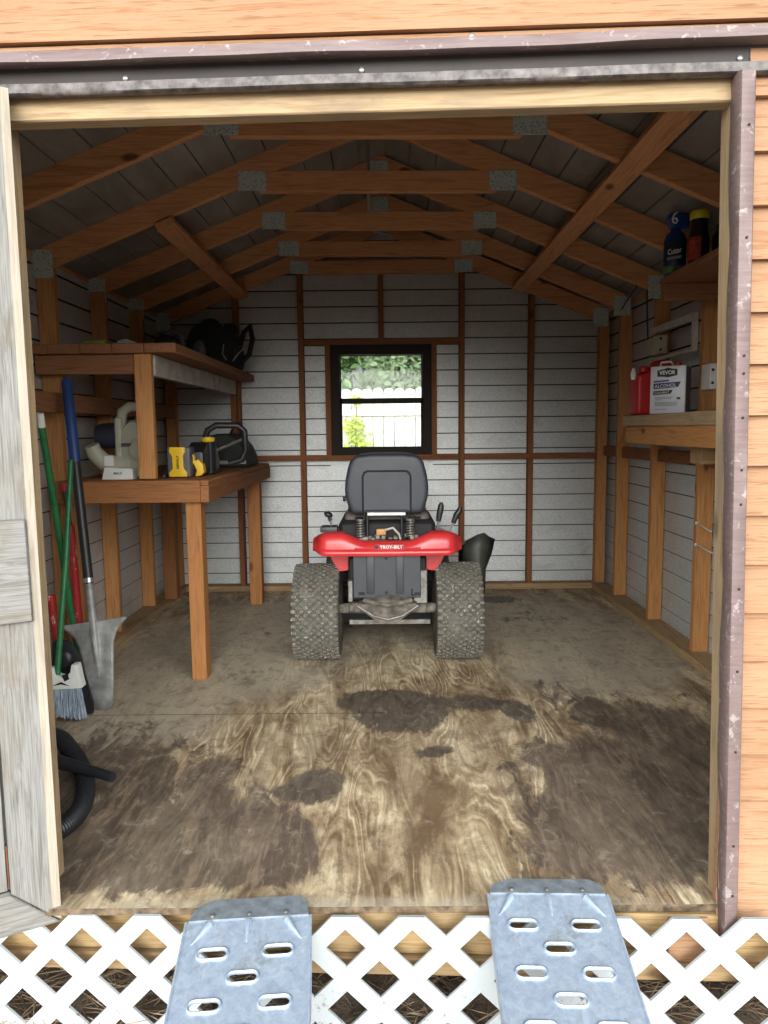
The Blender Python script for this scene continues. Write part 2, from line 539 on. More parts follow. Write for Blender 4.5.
def root(name, loc, label=None, cat=None, group=None, kind=None, rot=(0, 0, 0)):
    o = bpy.data.objects.new(name, None)
    COL.objects.link(o)
    o.location = loc
    o.rotation_euler = rot
    o.empty_display_size = .05
    ORG[o.name] = Vector(loc)
    return tag(o, label, cat, group, kind)


def tag(o, label=None, cat=None, group=None, kind=None):
    if label: o['label'] = label
    if cat: o['category'] = cat
    if group: o['group'] = group
    if kind: o['kind'] = kind
    return o


def curve_mesh(cu):
    ob = bpy.data.objects.new('tmp', cu)
    COL.objects.link(ob)
    dg = bpy.context.evaluated_depsgraph_get()
    dg.update()
    me = bpy.data.meshes.new_from_object(ob.evaluated_get(dg))
    bpy.data.objects.remove(ob)
    return me


def text(name, s, width, mat, parent, mw, height=None, ext=.0006, shear=0.0, bold=0.0):
    """lettering as a thin mesh, fitted to width (and height); mw maps its x-y plane into the parent's space"""
    cu = bpy.data.curves.new('tmp', 'FONT')
    cu.body = s
    cu.extrude = .01
    cu.offset = bold
    cu.shear = shear
    cu.align_x = 'CENTER'
    cu.align_y = 'CENTER'
    cu.resolution_u = 3
    me = curve_mesh(cu)
    xs = [v.co.x for v in me.vertices]
    ys = [v.co.y for v in me.vertices]
    k = width / (max(xs) - min(xs))
    ky = k if height is None else height / (max(ys) - min(ys))
    cx, cy = (max(xs) + min(xs)) / 2, (max(ys) + min(ys)) / 2
    me.transform(mw @ Matrix.Diagonal((k, ky, ext / .01, 1)) @ Matrix.Translation((-cx, -cy, 0)))
    me.name = name
    me.materials.clear()
    me.materials.append(M[mat])
    o = bpy.data.objects.new(name, me)
    COL.objects.link(o)
    o.parent = parent
    return o


def frame_m(origin, x, y):
    """matrix whose x and y axes lie along two directions"""
    x = Vector(x).normalized()
    y = Vector(y).normalized()
    z = x.cross(y).normalized()
    y = z.cross(x)
    return Matrix(((x.x, y.x, z.x, origin[0]), (x.y, y.y, z.y, origin[1]), (x.z, y.z, z.z, origin[2]), (0, 0, 0, 1)))


def rrect(w, h, r, n=5, cx=0, cy=0):
    pts = []
    for sx, sy, a0 in ((1, 1, 0), (-1, 1, 90), (-1, -1, 180), (1, -1, 270)):
        for k in range(n + 1):
            a = math.radians(a0 + 90 * k / n)
            pts.append((cx + sx * (w / 2 - r) + r * math.cos(a), cy + sy * (h / 2 - r) + r * math.sin(a)))
    return pts


# ================================================================= SETTING
WX, WYB, WYF = 1.66, 5.60, 1.80         # inner siding planes
APEX, SLOPE = 2.665, .405               # rafter centre line
LAP = .117


def roof_z(x, up=0.0):
    return APEX + up - SLOPE * abs(x)


# ---- floor
fl = MB()
nx, ny = 110, 130
X0, X1, Y0, Y1 = -1.72, 1.72, 1.755, 5.68
rows = [[(X0 + (X1 - X0) * i / nx, Y0 + (Y1 - Y0) * j / ny, 0) for i in range(nx + 1)] for j in range(ny + 1)]
fl.grid(rows)
ge = fl.build('floor', 'floor', None, 0)
tag(ge, kind='structure')


def gauss(x, y, cx, cy, rx, ry, k=1.0, a=0.0):
    dx, dy = x - cx, y - cy
    c, s = math.cos(a), math.sin(a)
    u, v = (dx * c + dy * s) / rx, (-dx * s + dy * c) / ry
    return k * math.exp(-(u * u + v * v))


STAINS = [(.82, 2.25, .40, .42, 1.0, .3), (.55, 1.98, .22, .16, .55, 0), (-.55, 2.15, .28, .28, .85, 0), (-.74, 1.98, .28, .18, .75, 0),
          (-.28, 2.0, .16, .2, .5, 0), (-.95, 2.75, .2, .35, .4, .4), (1.0, 3.0, .25, .3, .5, 0), (1.3, 2.6, .3, .5, .7, 0), (.72, 3.3, .2, .3, .4, 0),
          (-.62, 2.55, .18, .2, .4, 0), (.95, 4.6, .35, .3, .45, 0), (.62, 2.62, .2, .2, .5, .5), (-1.2, 2.3, .3, .5, .8, 0)]
OILS = [(.05, 3.02, .23, .22, 1.0, .2), (-.05, 3.18, .2, .1, .7, 0), (.42, 3.16, .16, .10, .85, -.2), (.56, 3.02, .07, .12, .9, 0), (-.25, 2.40, .11, .17, .95, 0), (-.33, 2.36, .1, .05, .6, 0),
        (.17, 2.66, .11, .06, .85, .4), (-.05, 3.28, .2, .07, .55, 0), (.75, 5.15, .25, .16, .8, 0), (-.72, 4.3, .1, .2, .5, 0), (-.7, 3.6, .12, .08, .5, 0)]
DUST = [(0, 4.7, 1.6, .9, 1.0, 0), (-1.1, 3.7, .5, .8, .9, 0), (1.2, 4.0, .45, .7, .9, 0), (-.6, 3.5, .4, .25, .5, 0), (.9, 3.4, .35, .3, .5, 0), (-1.0, 2.9, .35, .25, .7, 0),
        (0, 1.76, 1.2, .05, .7, 0)]
for nm, src in (('stain', STAINS), ('oil', OILS), ('dust', DUST)):
    at = ge.data.attributes.new(nm, 'FLOAT', 'POINT')
    at.data.foreach_set('value', [min(1.0, sum(gauss(v.co.x, v.co.y, *g) for g in src)) for v in ge.data.vertices])
sub = MB()
sub.span((-1.72, 1.756, -.02), (1.72, 5.68, -.001), .001)
sub.build('subfloor', 'fabricedge', ge)
# plywood sheet joints, thin dark gaps filled with dirt
j = MB()
j.span((-1.66, 3.047, -.001), (-.02, 3.050, .0004), 0)
j.build('sheet_joint', 'edge', ge, 0)


def lap_wall(mb, ed, p, q, z0, z1, inward, tilt=.007, clip=None, holes=(), lap=LAP):
    """lap siding seen from its inner face: p and q are ends (x, y) of the wall, inward a unit (x, y)"""
    z = z0
    P, Q = Vector((p[0], p[1])), Vector((q[0], q[1]))
    L = (Q - P).length
    d = (Q - P) / L
    iw = Vector(inward)
    while z < z1 - .01:
        zt = min(z + lap, z1)
        segs = [(0.0, L)]
        for (ha, hb, hz0, hz1) in holes:
            if zt > hz0 + .001 and z < hz1 - .001:
                segs = [s for (a, b) in segs for s in ((a, min(b, ha)), (max(a, hb), b)) if s[1] - s[0] > .005]
        for (a, b) in segs:
            if clip:
                la, lb = clip(z)
                ta, tb = clip(zt)
            else:
                la, lb, ta, tb = a, b, a, b
            la, ta, lb, tb = max(a, la), max(a, ta), min(b, lb), min(b, tb)
            if lb - la < .01:
                continue
            lo, hi = iw * tilt, iw * 0.0
            zb, zu = z + .0075, zt
            v = lambda s, o, zz: (P.x + d.x * s + o.x, P.y + d.y * s + o.y, zz)
            mb.quad(v(la, lo, zb), v(lb, lo, zb), v(tb, hi, zu), v(ta, hi, zu))
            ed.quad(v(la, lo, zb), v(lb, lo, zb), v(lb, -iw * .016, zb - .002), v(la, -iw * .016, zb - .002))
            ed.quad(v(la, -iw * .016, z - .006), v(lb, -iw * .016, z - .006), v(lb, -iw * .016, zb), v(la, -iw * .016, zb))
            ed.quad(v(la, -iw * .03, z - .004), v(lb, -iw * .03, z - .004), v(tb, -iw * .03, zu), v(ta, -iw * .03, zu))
        for (ha, hb, hz0, hz1) in holes:
            for (a, b) in ((z, min(zt, hz0)), (max(z, hz1), zt)):
                if zt > hz0 + .001 and z < hz1 - .001 and b - a > .003:
                    v = lambda s, zz: (P.x + d.x * s, P.y + d.y * s, zz)
                    mb.quad(v(ha, a), v(hb, a), v(hb, b), v(ha, b))
        z = zt
    return mb


# ---- walls
WIN = (-.43, .345, 1.0, 1.835)
wb, wbe = MB(), MB()
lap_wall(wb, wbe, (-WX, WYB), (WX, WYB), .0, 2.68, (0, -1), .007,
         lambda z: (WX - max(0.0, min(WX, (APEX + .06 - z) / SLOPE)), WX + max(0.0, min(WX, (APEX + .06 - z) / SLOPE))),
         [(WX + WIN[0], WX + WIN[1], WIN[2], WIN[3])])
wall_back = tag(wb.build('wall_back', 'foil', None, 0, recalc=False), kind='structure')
wbe.build('siding_edge_shade', 'edge', wall_back, 0, recalc=False)  # raw edges and gap backing; the shadow lines are painted in dark brown
for x, z0, z1 in ((-1.60, .04, 1.98), (-1.103, .04, 2.17), (-.627, .04, 2.36), (.555, .04, 2.39), (1.065, .04, 2.18), (1.595, .04, 1.98), (-.037, 1.86, 2.33)):
    w = .07 if abs(x) > 1.5 else .038
    MB().span((x - w / 2, 5.512, z0), (x + w / 2, 5.59, z1)).build('stud', 'frame_z' if abs(x) > 1.5 else 'back_z', wall_back)
for x in (-.432, .350):
    MB().span((x - .019, 5.512, 1.02), (x + .019, 5.59, 1.84)).build('window_stud', 'back_z', wall_back)
for a, b, z in ((-1.56, -.645, 1.0), (-.608, .536, 1.0), (.575, 1.046, 1.0), (1.085, 1.56, 1.0), (-.608, .536, 1.845)):
    MB().span((a, 5.514, z - .02), (b, 5.59, z + .02)).build('blocking', 'back_x', wall_back)
MB().span((-1.64, 5.49, 0), (1.64, 5.59, .042)).build('bottom_plate', 'plate_x', wall_back)

sk = MB().span((-1.70, 5.632, -.12), (-.415, 5.655, 2.02), 0).span((.333, 5.632, -.12), (1.70, 5.655, 2.02), 0).span((-.416, 5.632, -.12), (.334, 5.655, 1.015), 0).span((-.416, 5.632, 1.825), (.334, 5.655, 2.02), 0)
sk.prism([(-1.70, 2.019), (1.70, 2.019), (0, 2.71)], 5.632, 5.655, 'xz')
sk.build('outer_siding', 'siding', wall_back)
STUD_L = (2.3, 2.95, 3.59, 4.23, 4.87)
STUD_R = (2.45, 3.09, 3.74, 4.40, 5.07)
for side, name, ys in ((-1, 'wall_left', STUD_L), (1, 'wall_right', STUD_R)):
    w, we = MB(), MB()
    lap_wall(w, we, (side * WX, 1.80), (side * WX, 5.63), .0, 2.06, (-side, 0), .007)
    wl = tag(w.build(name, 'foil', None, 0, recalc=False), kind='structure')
    we.build('siding_edge_shade', 'edge', wl, 0, recalc=False)
    MB().span((side * 1.692, 1.84, -.12), (side * 1.712, 5.655, 2.045), 0).build('outer_siding', 'siding', wl)
    MB().prism([(side * 1.655, 2.03), (side * 1.712, 2.03), (side * 1.712, 2.045), (side * 1.655, 2.062)], 1.84, 5.655, 'xz').build('eave_block', 'truss_y', wl)
    for y in ys:
        MB().span((side * 1.57, y, .042), (side * 1.652, y + .04, 1.985)).build('stud', 'frame_z', wl)
    MB().span((side * 1.53, 1.86, 0), (side * 1.652, 5.485, .042)).build('bottom_plate', 'plate_y', wl)
    if side < 0:
        MB().span((-1.568, 2.4, 1.30), (-1.53, 5.4, 1.39)).build('ledger_board', 'shelfwood_y', wl)
    else:
        for a, b in zip(ys, ys[1:]):
            MB().span((1.60, a + .042, 1.0), (1.65, b - .002, 1.07)).build('blocking', 'back_y', wl)
        MB().span((1.60, 5.114, 1.0), (1.65, 5.50, 1.07)).build('blocking', 'back_y', wl)

# ---- roof: boards running the length of the shed, on gang-nailed trusses
ce = MB()
ang = math.atan(SLOPE)
for s in (-1, 1):
    L = 1.80 / math.cos(ang)
    nb = 13
    for k in range(nb):
        a, b = L * k / nb, L * (k + 1) / nb - .007
        pts = []
        for q in (a, b):
            pts.append((s * q * math.cos(ang), APEX + .058 - q * math.sin(ang)))
        (xa, za), (xb, zb) = pts
        if s > 0:
            zb += .004
        ce.prism([(xa, za), (xb, zb), (xb, zb + .016), (xa, za + .016)], 1.70, 5.75, 'xz')
ceiling = tag(ce.build('ceiling', 'roof', None, 0), kind='structure')
for s in (-1, 1):
    MB().prism([(0, APEX + .074), (s * 1.80, APEX + .074 - SLOPE * 1.8), (s * 1.80, APEX + .10 - SLOPE * 1.8), (0, APEX + .10)], 1.70, 5.75, 'xz').build('roof_sheathing', 'roof', ceiling, 0)


def truss(yc, rot=.03):
    cx = -.03
    m = Matrix.Translation((cx, yc, 0)) @ Matrix.Rotation(rot, 4, 'Z')
    hv = .112 / 2
    r = MB()
    for s in (-1, 1):
        r.prism([(0, APEX - hv), (s * 1.60, APEX - hv - SLOPE * 1.6), (s * 1.60, APEX + hv - SLOPE * 1.6), (0, APEX + hv)], 0, .04, 'xz', .002, 1)
    rf = r.xf(m).build('roof_truss', 'truss_x', ceiling)
    MB().span((-.56, .001, 2.367 - .047), (.56, .039, 2.367 + .047)).xf(m).build('collar_tie', 'truss_x', rf)
    for s in (-1, 1):
        MB().span((s * .59 - .065, -.004, 2.367 - .045), (s * .59 + .065, -.0005, 2.367 + .045), .001).xf(m).build('gusset_plate', 'gusset', rf)
        MB().span((s * 1.585 - .06, -.005, 1.93), (s * 1.585 + .05, -.0008, 2.06), .001).xf(m).build('gusset_plate', 'gusset', rf)
    MB().span((-.05, -.004, APEX - .07), (.05, -.0005, APEX + .02), .001).xf(m).build('gusset_plate', 'gusset', rf)


for yc in (2.97, 3.63, 4.29, 4.93):
    truss(yc)
truss(5.468, 0.0)
# stiffener laid lengthwise under the rafters on each slope
for x, ya, yb in ((-1.03, 3.58, 5.46), (.95, 2.1, 5.46)):
    z = APEX - SLOPE * (abs(x) ) - .056 - .021
    s = 1 if x > 0 else -1
    MB().bar((x, ya, z), (x, yb, z), .09, .036, (s * math.sin(ang), 0, math.cos(ang))).build('brace_board', 'truss_y', ceiling)
# ridge hanger strip hanging between the trusses
MB().span((-.09, 3.9, 2.3), (-.075, 3.93, 2.66)).build('hanger_strip', 'strap', ceiling)

# ---- front wall (very slightly out of square with the rest)
FR = root('wall_front', (0, WYF, 0), kind='structure', rot=(0, 0, -.038))


def fpart(mb, name, mat, smooth=40, parent=None):
    return mb.build(name, mat, parent or FR, smooth, local=True)


def outer_laps(x0, x1, z0, z1, lap=.118, clip=None):
    mb = MB()
    z = z0
    while z < z1 - .005:
        zt = min(z + lap, z1)
        a, b, c, d = x0, x1, x0, x1
        if clip:
            h0, h1 = clip(z), clip(zt)
            a, b, c, d = max(x0, -h0), min(x1, h0), max(x0, -h1), min(x1, h1)
        if b - a > .02:
            mb.quad((a, -.022, z), (b, -.022, z), (d, -.004, zt), (c, -.004, zt))
            mb.quad((a, -.022, z), (b, -.022, z), (b, .004, z), (a, .004, z))
            mb.quad((a, .01, z), (b, .01, z), (d, .01, zt), (c, .01, zt))
            mb.quad((b, -.016, z), (d, -.006, zt), (d, .01, zt), (b, .01, z))
            mb.quad((a, -.016, z), (c, -.006, zt), (c, .01, zt), (a, .01, z))
        z = zt
    return mb


clipg = lambda z: max(0.0, min(1.72, (APEX + .07 - z) / SLOPE))
fpart(outer_laps(.822, 1.72, -.19, 2.06), 'lap_siding', 'siding', 0)
fpart(outer_laps(-1.72, -.90, -.19, 2.06), 'lap_siding', 'siding', 0)
gz = MB()
gz2 = outer_laps(-1.72, 1.72, 2.097, 2.72, .15, clipg)
fpart(gz2, 'gable_siding', 'siding', 0)
fpart(MB().span((-1.2, -.010, 2.052), (1.2, .008, 2.093), .002), 'gable_skirt_board', 'siding')
for a, b in ((.86, 1.70), (-1.70, -.92)):
    MB().span((a, .012, 0), (b, .03, 1.98)).build('wall_sheathing', 'plate_z', FR, local=True)
fpart(MB().prism([(-1.69, 1.985), (1.69, 1.985), (1.69, 2.02), (.1, 2.64), (-.1, 2.64), (-1.69, 2.02)], .012, .028, 'xz'), 'gable_sheathing', 'plate_x')
# header beam above the opening, then the bent metal track
fpart(MB().span((-.95, -.004, 1.930), (.84, .045, 1.985), .004), 'header', 'jamb_x')
N = 40


def profile_strip(name, mat, prof_fn):
    rows = []
    for i in range(N + 1):
        x = -1.15 + 2.06 * i / N
        wv = .003 * math.sin(x * 7) + .002 * math.sin(x * 17 + 1)
        up = .006 * max(0, x - .25) ** 1.5 * 2
        rows.append([(x, y, z) for y, z in prof_fn(wv, up)])
    fpart(MB().grid(rows), name, mat, 50)


profile_strip('drip_flashing', 'track', lambda wv, up: [(-.006, 2.074), (-.034, 2.072), (-.044 + wv, 2.067 + up), (-.047 + wv, 2.043 + up), (-.040 + wv, 2.040 + up), (-.006, 2.046)])
profile_strip('track_channel', 'trackdark', lambda wv, up: [(-.010, 2.050), (-.0055, 2.040), (-.004, 1.998), (-.006, 1.985)])  # recess of the track, its shade put into a near-black colour
profile_strip('track_lip', 'tracklip', lambda wv, up: [(-.004, 1.996), (-.022, 2.003), (-.034 + wv * .5, 2.001), (-.037 + wv * .5, 1.980), (-.031, 1.975), (-.006, 1.978)])
scr = MB()
for x, z in ((-.6, 2.018), (-.05, 2.020), (.8, 2.02), (.86, 2.075), (.2, 2.08), (-.35, 2.075)):
    scr.ball((x, -.006 if z < 2.05 else -.014, z), .008, (1, .6, 1), 2)
fpart(scr, 'track_screw', 'chrome')
# right jamb: leaning trimmed stud with a crumpled brown corner strip
jr = MB()
jr.prism([(.788, 1.96), (.838, 1.96), (.882, -.028), (.830, -.028)], .000, .062, 'xz', .003, 1)
fpart(jr, 'jamb', 'jamb_z')
ct = MB()
N = 44
rows = []
for i in range(N + 1):
    z = -.065 + 2.04 * i / N
    lean = .042 * (1 - (z + .06) / 2.04)
    wv = .0016 * math.sin(z * 9) + .0014 * math.sin(z * 23 + 2)
    rows.append([(.786 + lean + wv, .004, z), (.784 + lean + wv, -.012, z), (.782 + lean + wv * .6, -.050, z), (.786 + lean, -.056, z), (.814 + lean + .001 * math.sin(z * 13), -.054, z), (.820 + lean, -.046, z), (.821 + lean, -.006, z)])
ct.grid(rows)
fpart(ct, 'corner_strip', 'track', 50)
hd = MB()
for z in (.05, .18, .42, .62, .82, 1.02, 1.1, 1.22, 1.32, 1.36, 1.62, 1.86):
    hd.ball((.803 + .042 * (1 - (z + .06) / 2.04), -.056, z), .0035, (1, .5, 1), 1)
fpart(hd, 'strip_nail', 'void')
# left jamb stud
fpart(MB().span((-.945, -.004, -.028), (-.906, .085, 1.96), .003), 'jamb', 'jamb_z')
# sill: rim joist, nosing strip, skid below
fpart(MB().span((-1.70, -.018, -.150), (.83, .016, -.028), .004), 'rim_joist', 'rim_x')
fpart(MB().span((-1.70, -.032, -.200), (1.70, .02, -.152), .004), 'skid_board', 'plate_x')
fpart(MB().span((.70, -.030, -.150), (.80, -.019, -.03), .003), 'patch_board', 'siding')
fpart(MB().span((.835, -.016, -.150), (1.70, .014, -.028), .004), 'rim_joist', 'rim_x')

# ---- weathered open door leaf folded back on the left
dr = root('door_1', (-.862, WYF - .004, .014), kind='structure', rot=(0, 0, math.radians(28)))
# local: leaf runs along -x from the hinge edge, face towards -y
MB().prism([(0.0, -.055), (-.004, 1.965), (-.110, 1.965), (-.110, .050)], -.03, .004, 'xz', .003, 1).build('door_stile', 'grey_z', dr, local=True)
MB().prism([(-.002, -.060), (-.113, .046), (-.62, .046), (-.62, -.060)], -.028, .004, 'xz', .003, 1).build('bottom_rail', 'grey_x', dr, local=True)
MB().prism([(-.026, .985), (-.022, .735), (-.62, .73), (-.62, .985)], -.044, -.031, 'xz', .003, 1).build('middle_rail', 'grey_x', dr, local=True)
MB().prism([(.001, -.05), (-.003, 1.965), (-.022, 1.965), (-.020, -.035)], -.032, -.0302, 'xz', .0005, 1).build('edge_strip', 'palewood_z', dr, local=True)
MB().span((-.62, .005, -.05), (-.01, .02, 1.98)).build('door_panel', 'grey_z', dr, local=True)
MB().span((-.62, -.012, .05), (-.116, .004, 1.95)).build('door_boards', 'grey_z', dr, local=True)
MB().tube([(-.113, -.0135, .06), (-.113, -.014, .12), (-.1135, -.0135, .17)], .002, 6).build('rust_strip', 'rust', dr, local=True)

# ---- window
wn = root('window_1', (-.04, 5.55, 1.0), kind='structure')
f = MB()
x0, x1, z0, z1 = -.412, .330, 1.02, 1.822
for a, b in (((x0, 5.50, z0), (-.345, 5.60, z1)), ((.266, 5.50, z0), (x1, 5.60, z1)), ((-.3455, 5.50, 1.752), (.2665, 5.60, z1)), ((-.3455, 5.50, z0), (.2665, 5.60, 1.075))):
    f.span(a, b, 0)
wf = f.build('window_frame', 'dark_window', wn)
for nm, a0, a1, b0, b1, y in (('upper_sash', -.345, .266, 1.415, 1.752, 5.56), ('lower_sash', -.345, .266, 1.075, 1.437, 5.525)):
    s = MB()
    t_ = .008 if nm == 'upper_sash' else .014
    lo = .02 if nm == 'upper_sash' else .004
    hi = .004 if nm == 'upper_sash' else .04
    s.span((a0, y, b0), (a0 + t_, y + .03, b1)).span((a1 - t_, y, b0), (a1, y + .03, b1)).span((a0, y, b0), (a1, y + .03, b0 + lo)).span((a0, y, b1 - hi), (a1, y + .03, b1))
    so = s.build(nm, 'dark_window', wn)
    MB().span((a0 + t_, y + .012, b0 + lo), (a1 - t_, y + .016, b1 - hi), 0).build('glass_pane', 'glass', so)

# ---- ground outside
g = MB()
N = 60
rows = []
for j in range(N + 1):
    rows.append([(-22 + 44 * i / N, -16 + 46 * j / N, -.35 + .012 * math.sin(i * 1.7 + j) * math.cos(j * 2.3)) for i in range(N + 1)])
g.grid(rows)
tag(g.build('ground', 'ground', None, 60), kind='structure')
st = MB()
for k in range(2600):
    x, y = random.uniform(-1.25, 1.25), random.uniform(1.45, 2.6)
    a, l = random.uniform(0, PI), random.uniform(.03, .10)
    z = -.345 + random.uniform(.0, .03)
    dz = random.uniform(-.02, .025)
    st.tube([(x - math.cos(a) * l, y - math.sin(a) * l, z), (x, y, z + .006), (x + math.cos(a) * l, y + math.sin(a) * l, max(-.345, z + dz))], .0012, 3)
tag(st.build('pine_straw', 'straw', None, 0, recalc=False), 'dry pine straw scattered on the soil behind the white lattice', 'straw', kind='stuff')

# ================================================================= THINGS
# ---- lattice skirting
la = root('lattice_skirt', (0, WYF - .075, 0), 'white diagonal lattice panel skirting the gap below the shed floor', 'lattice', rot=(0, math.radians(-.75), -.038))


def clip_poly(poly, f):
    out = []
    for a, b in zip(poly, poly[1:] + poly[:1]):
        fa, fb = f(a), f(b)
        if fa >= 0:
            out.append(a)
        if fa * fb < 0:
            t = fa / (fa - fb)
            out.append((a[0] + (b[0] - a[0]) * t, a[1] + (b[1] - a[1]) * t))
    return out


lm = MB()
PCH, WST, ZT, ZB = .168, .046, -.006, -.345
xs0 = -.796 + .006
for s in (1, -1):
    for k in range(-8, 19):
        xc = xs0 + PCH * k
        hw = WST * math.sqrt(2) / 2
        dz = .6
        poly = [(xc - hw + s * -dz * 0, ZT + .0), (xc + hw, ZT), (xc + hw + s * dz, ZT - dz), (xc - hw + s * dz, ZT - dz)]
        for fn in (lambda p: p[1] - ZB, lambda p: p[0] + 1.5, lambda p: 1.5 - p[0]):
            poly = clip_poly(poly, fn)
            if len(poly) < 3:
                break
        if len(poly) >= 3:
            o = .0006 * s
            lm.prism(poly, -.004 + o, .004 + o, 'xz')
lm.build('lattice_panel', 'lattice', la, 0, local=True)

# ---- ramps
SLOT_W, SLOT_H = .064, .021


def slot_path(cx, cy, w, h, n=6):
    r = h / 2
    pts = []
    for sx, a0 in ((1, -90), (-1, 90)):
        for k in range(n + 1):
            a = math.radians(a0 + 180 * k / n)
            pts.append((cx + sx * (w / 2 - r) + r * math.cos(a), cy + r * math.sin(a)))
    return pts


def plate_with_slots(outline, slots, th):
    cu = bpy.data.curves.new('tmp', 'CURVE')
    cu.dimensions = '2D'
    cu.fill_mode = 'BOTH'
    cu.extrude = th / 2
    for path in [outline] + slots:
        sp = cu.splines.new('POLY')
        sp.points.add(len(path) - 1)
        for p, q in zip(sp.points, path):
            p.co = (q[0], q[1], 0, 1)
        sp.use_cyclic_u = True
    return curve_mesh(cu)


def ramp(loc, yaw, lip_len, w, label):
    r = root('loading_ramp', loc, label, 'ramp', 'aluminium loading ramps', rot=(math.radians(11), 0, yaw))
    LEN = 1.86
    slots = []
    for k in range(27):
        v = -.095 - .0655 * k
        slots += [slot_path(x, v, SLOT_W, SLOT_H) for x in ((-.076, .076) if k % 2 == 0 else (0.0,))]
    me = plate_with_slots([(-w / 2, 0), (-w / 2, -LEN), (w / 2, -LEN), (w / 2, 0)], slots, .003)
    me.name = 'deck_plate'
    me.materials.clear()
    me.materials.append(M['alu'])
    o = bpy.data.objects.new('deck_plate', me)
    COL.objects.link(o)
    o.parent = r
    # raised rims round the slots
    rim = MB()
    for p in slots:
        cx = sum(q[0] for q in p) / len(p)
        cy = sum(q[1] for q in p) / len(p)
        big = slot_path(cx, cy, SLOT_W + .008, SLOT_H + .008)
        rim.tube([(x, y, .0025) for x, y in big], .0035, 6, True)
    rim.build('slot_rim', 'alu', o, 60, local=True)
    fl_ = MB()
    for s in (-1, 1):
        fl_.span((s * w / 2 - .0025, -LEN, -.035), (s * w / 2 + .0025, -.085, .001), .001)
        fl_.tube([(s * (w / 2 - .001), -LEN, .002), (s * (w / 2 - .001), -.001, .002)], .0035, 6)
    fl_.build('side_flange', 'alu', r, local=True)
    for x, lx in ((-.095, -.035), (0, 0), (.095, .035)):
        MB().tube([(x, -.008, .002), (x + lx * .3, -.03, .003), (x + lx, -.066, .001)], [.009, .007, .002], 8).build('pressed_rib', 'alu', o, 60, local=True)
    t = math.radians(-11)
    lp = MB()
    ll = lip_len
    lp.prism([(-w / 2 + .006, .0), (w / 2 - .006, .0), (w / 2 - .012, ll * .7), (w / 2 - .035, ll), (-w / 2 + .06, ll), (-w / 2 + .016, ll * .6)], -.001, .004, 'xy', .001, 1)
    lp.xf(Matrix.Translation((0, 0, .001)) @ Matrix.Rotation(math.radians(-9), 4, 'X'))
    lp.build('lip', 'lip', r, local=True)
    for x in (-.09, 0, .09):
        MB().ball((x, .012, .006), .006, (1, 1, .5), 2).build('lip_bolt', 'steel', r, local=True)


ramp((-.352, 1.700, .006), .085, .075, .305, 'slotted aluminium ramp on the broom and hose side, left one of the two ramps')
ramp((.398, 1.772, .017), -.03, .058, .305, 'slotted aluminium ramp nearer the brown corner strip, right one of the two ramps')

# ---- riding mower
mw = root('riding_mower', (-.005, 3.85, 0), 'red riding lawn mower with dark seat parked facing the window', 'lawn mower')
CX = -.005


def wheel(cx, cy, r, w, rim_r, treads):
    hw = w / 2
    prof = [(rim_r, -hw * .72), (rim_r + .01, -hw * .86), (r * .80, -hw), (r * .91, -hw * .97), (r * .965, -hw * .86), (r * .985, -hw * .6), (r * .99, 0), (r * .985, hw * .6), (r * .965, hw * .86), (r * .91, hw * .97), (r * .80, hw), (rim_r + .01, hw * .86), (rim_r, hw * .72)]
    b = MB().lathe(prof, (cx, cy, r), 'x', 56).build('tyre', 'tyre', mw, 50)
    td = MB()
    if treads:
        rows_ = 42
        for i in range(rows_):
            a0 = 2 * PI * i / rows_
            for jx in range(11):
                x = -hw * .86 + (w * .86) * jx / 10
                a = a0 + (PI / rows_ if jx % 2 else 0)
                rr = r - (.004 if jx in (0, 10) else 0) - .004
                m = Matrix.Translation((cx + x, cy, r)) @ Matrix.Rotation(a, 4, 'X') @ Matrix.Translation((0, 0, rr)) @ Matrix.Rotation((.35 if (jx + i) % 2 else -.35) if 0 < jx < 10 else 0, 4, 'Z')
                g2 = bmesh.new()
                bmesh.ops.create_cube(g2, size=1)
                g2.transform(Matrix.Diagonal((.0185 if 0 < jx < 10 else .024, .0125 if jx % 3 else .018, .014, 1)))
                td._merge(g2, m)
    else:
        for k in (-1, 0, 1):
            td.lathe([(r * .98, -.008), (r * 1.0, -.006), (r * 1.0, .006), (r * .98, .008)], (cx + k * w * .25, cy, r), 'x', 48)
    td.build('tread', 'tread', b, 0)
    rm = MB().lathe([(rim_r * .25, -hw * .3), (rim_r * .95, -hw * .35), (rim_r + .004, -hw * .74), (rim_r + .004, hw * .74), (rim_r * .95, hw * .35), (rim_r * .25, hw * .3)], (cx, cy, r), 'x', 32)
    rm.build('rim', 'steel', b, 50)


wheel(CX - .368, 3.85, .25, .243, .11, True)
wheel(CX + .366, 3.85, .25, .243, .11, True)
wheel(CX - .34, 5.02, .19, .15, .085, False)
wheel(CX + .34, 5.02, .19, .15, .085, False)

# fender: rear apron sweeping up over both rear wheels
rows = []
NS = 48


def sstep(a, b, v):
    t = max(0, min(1, (v - a) / (b - a)))
    return t * t * (3 - 2 * t)


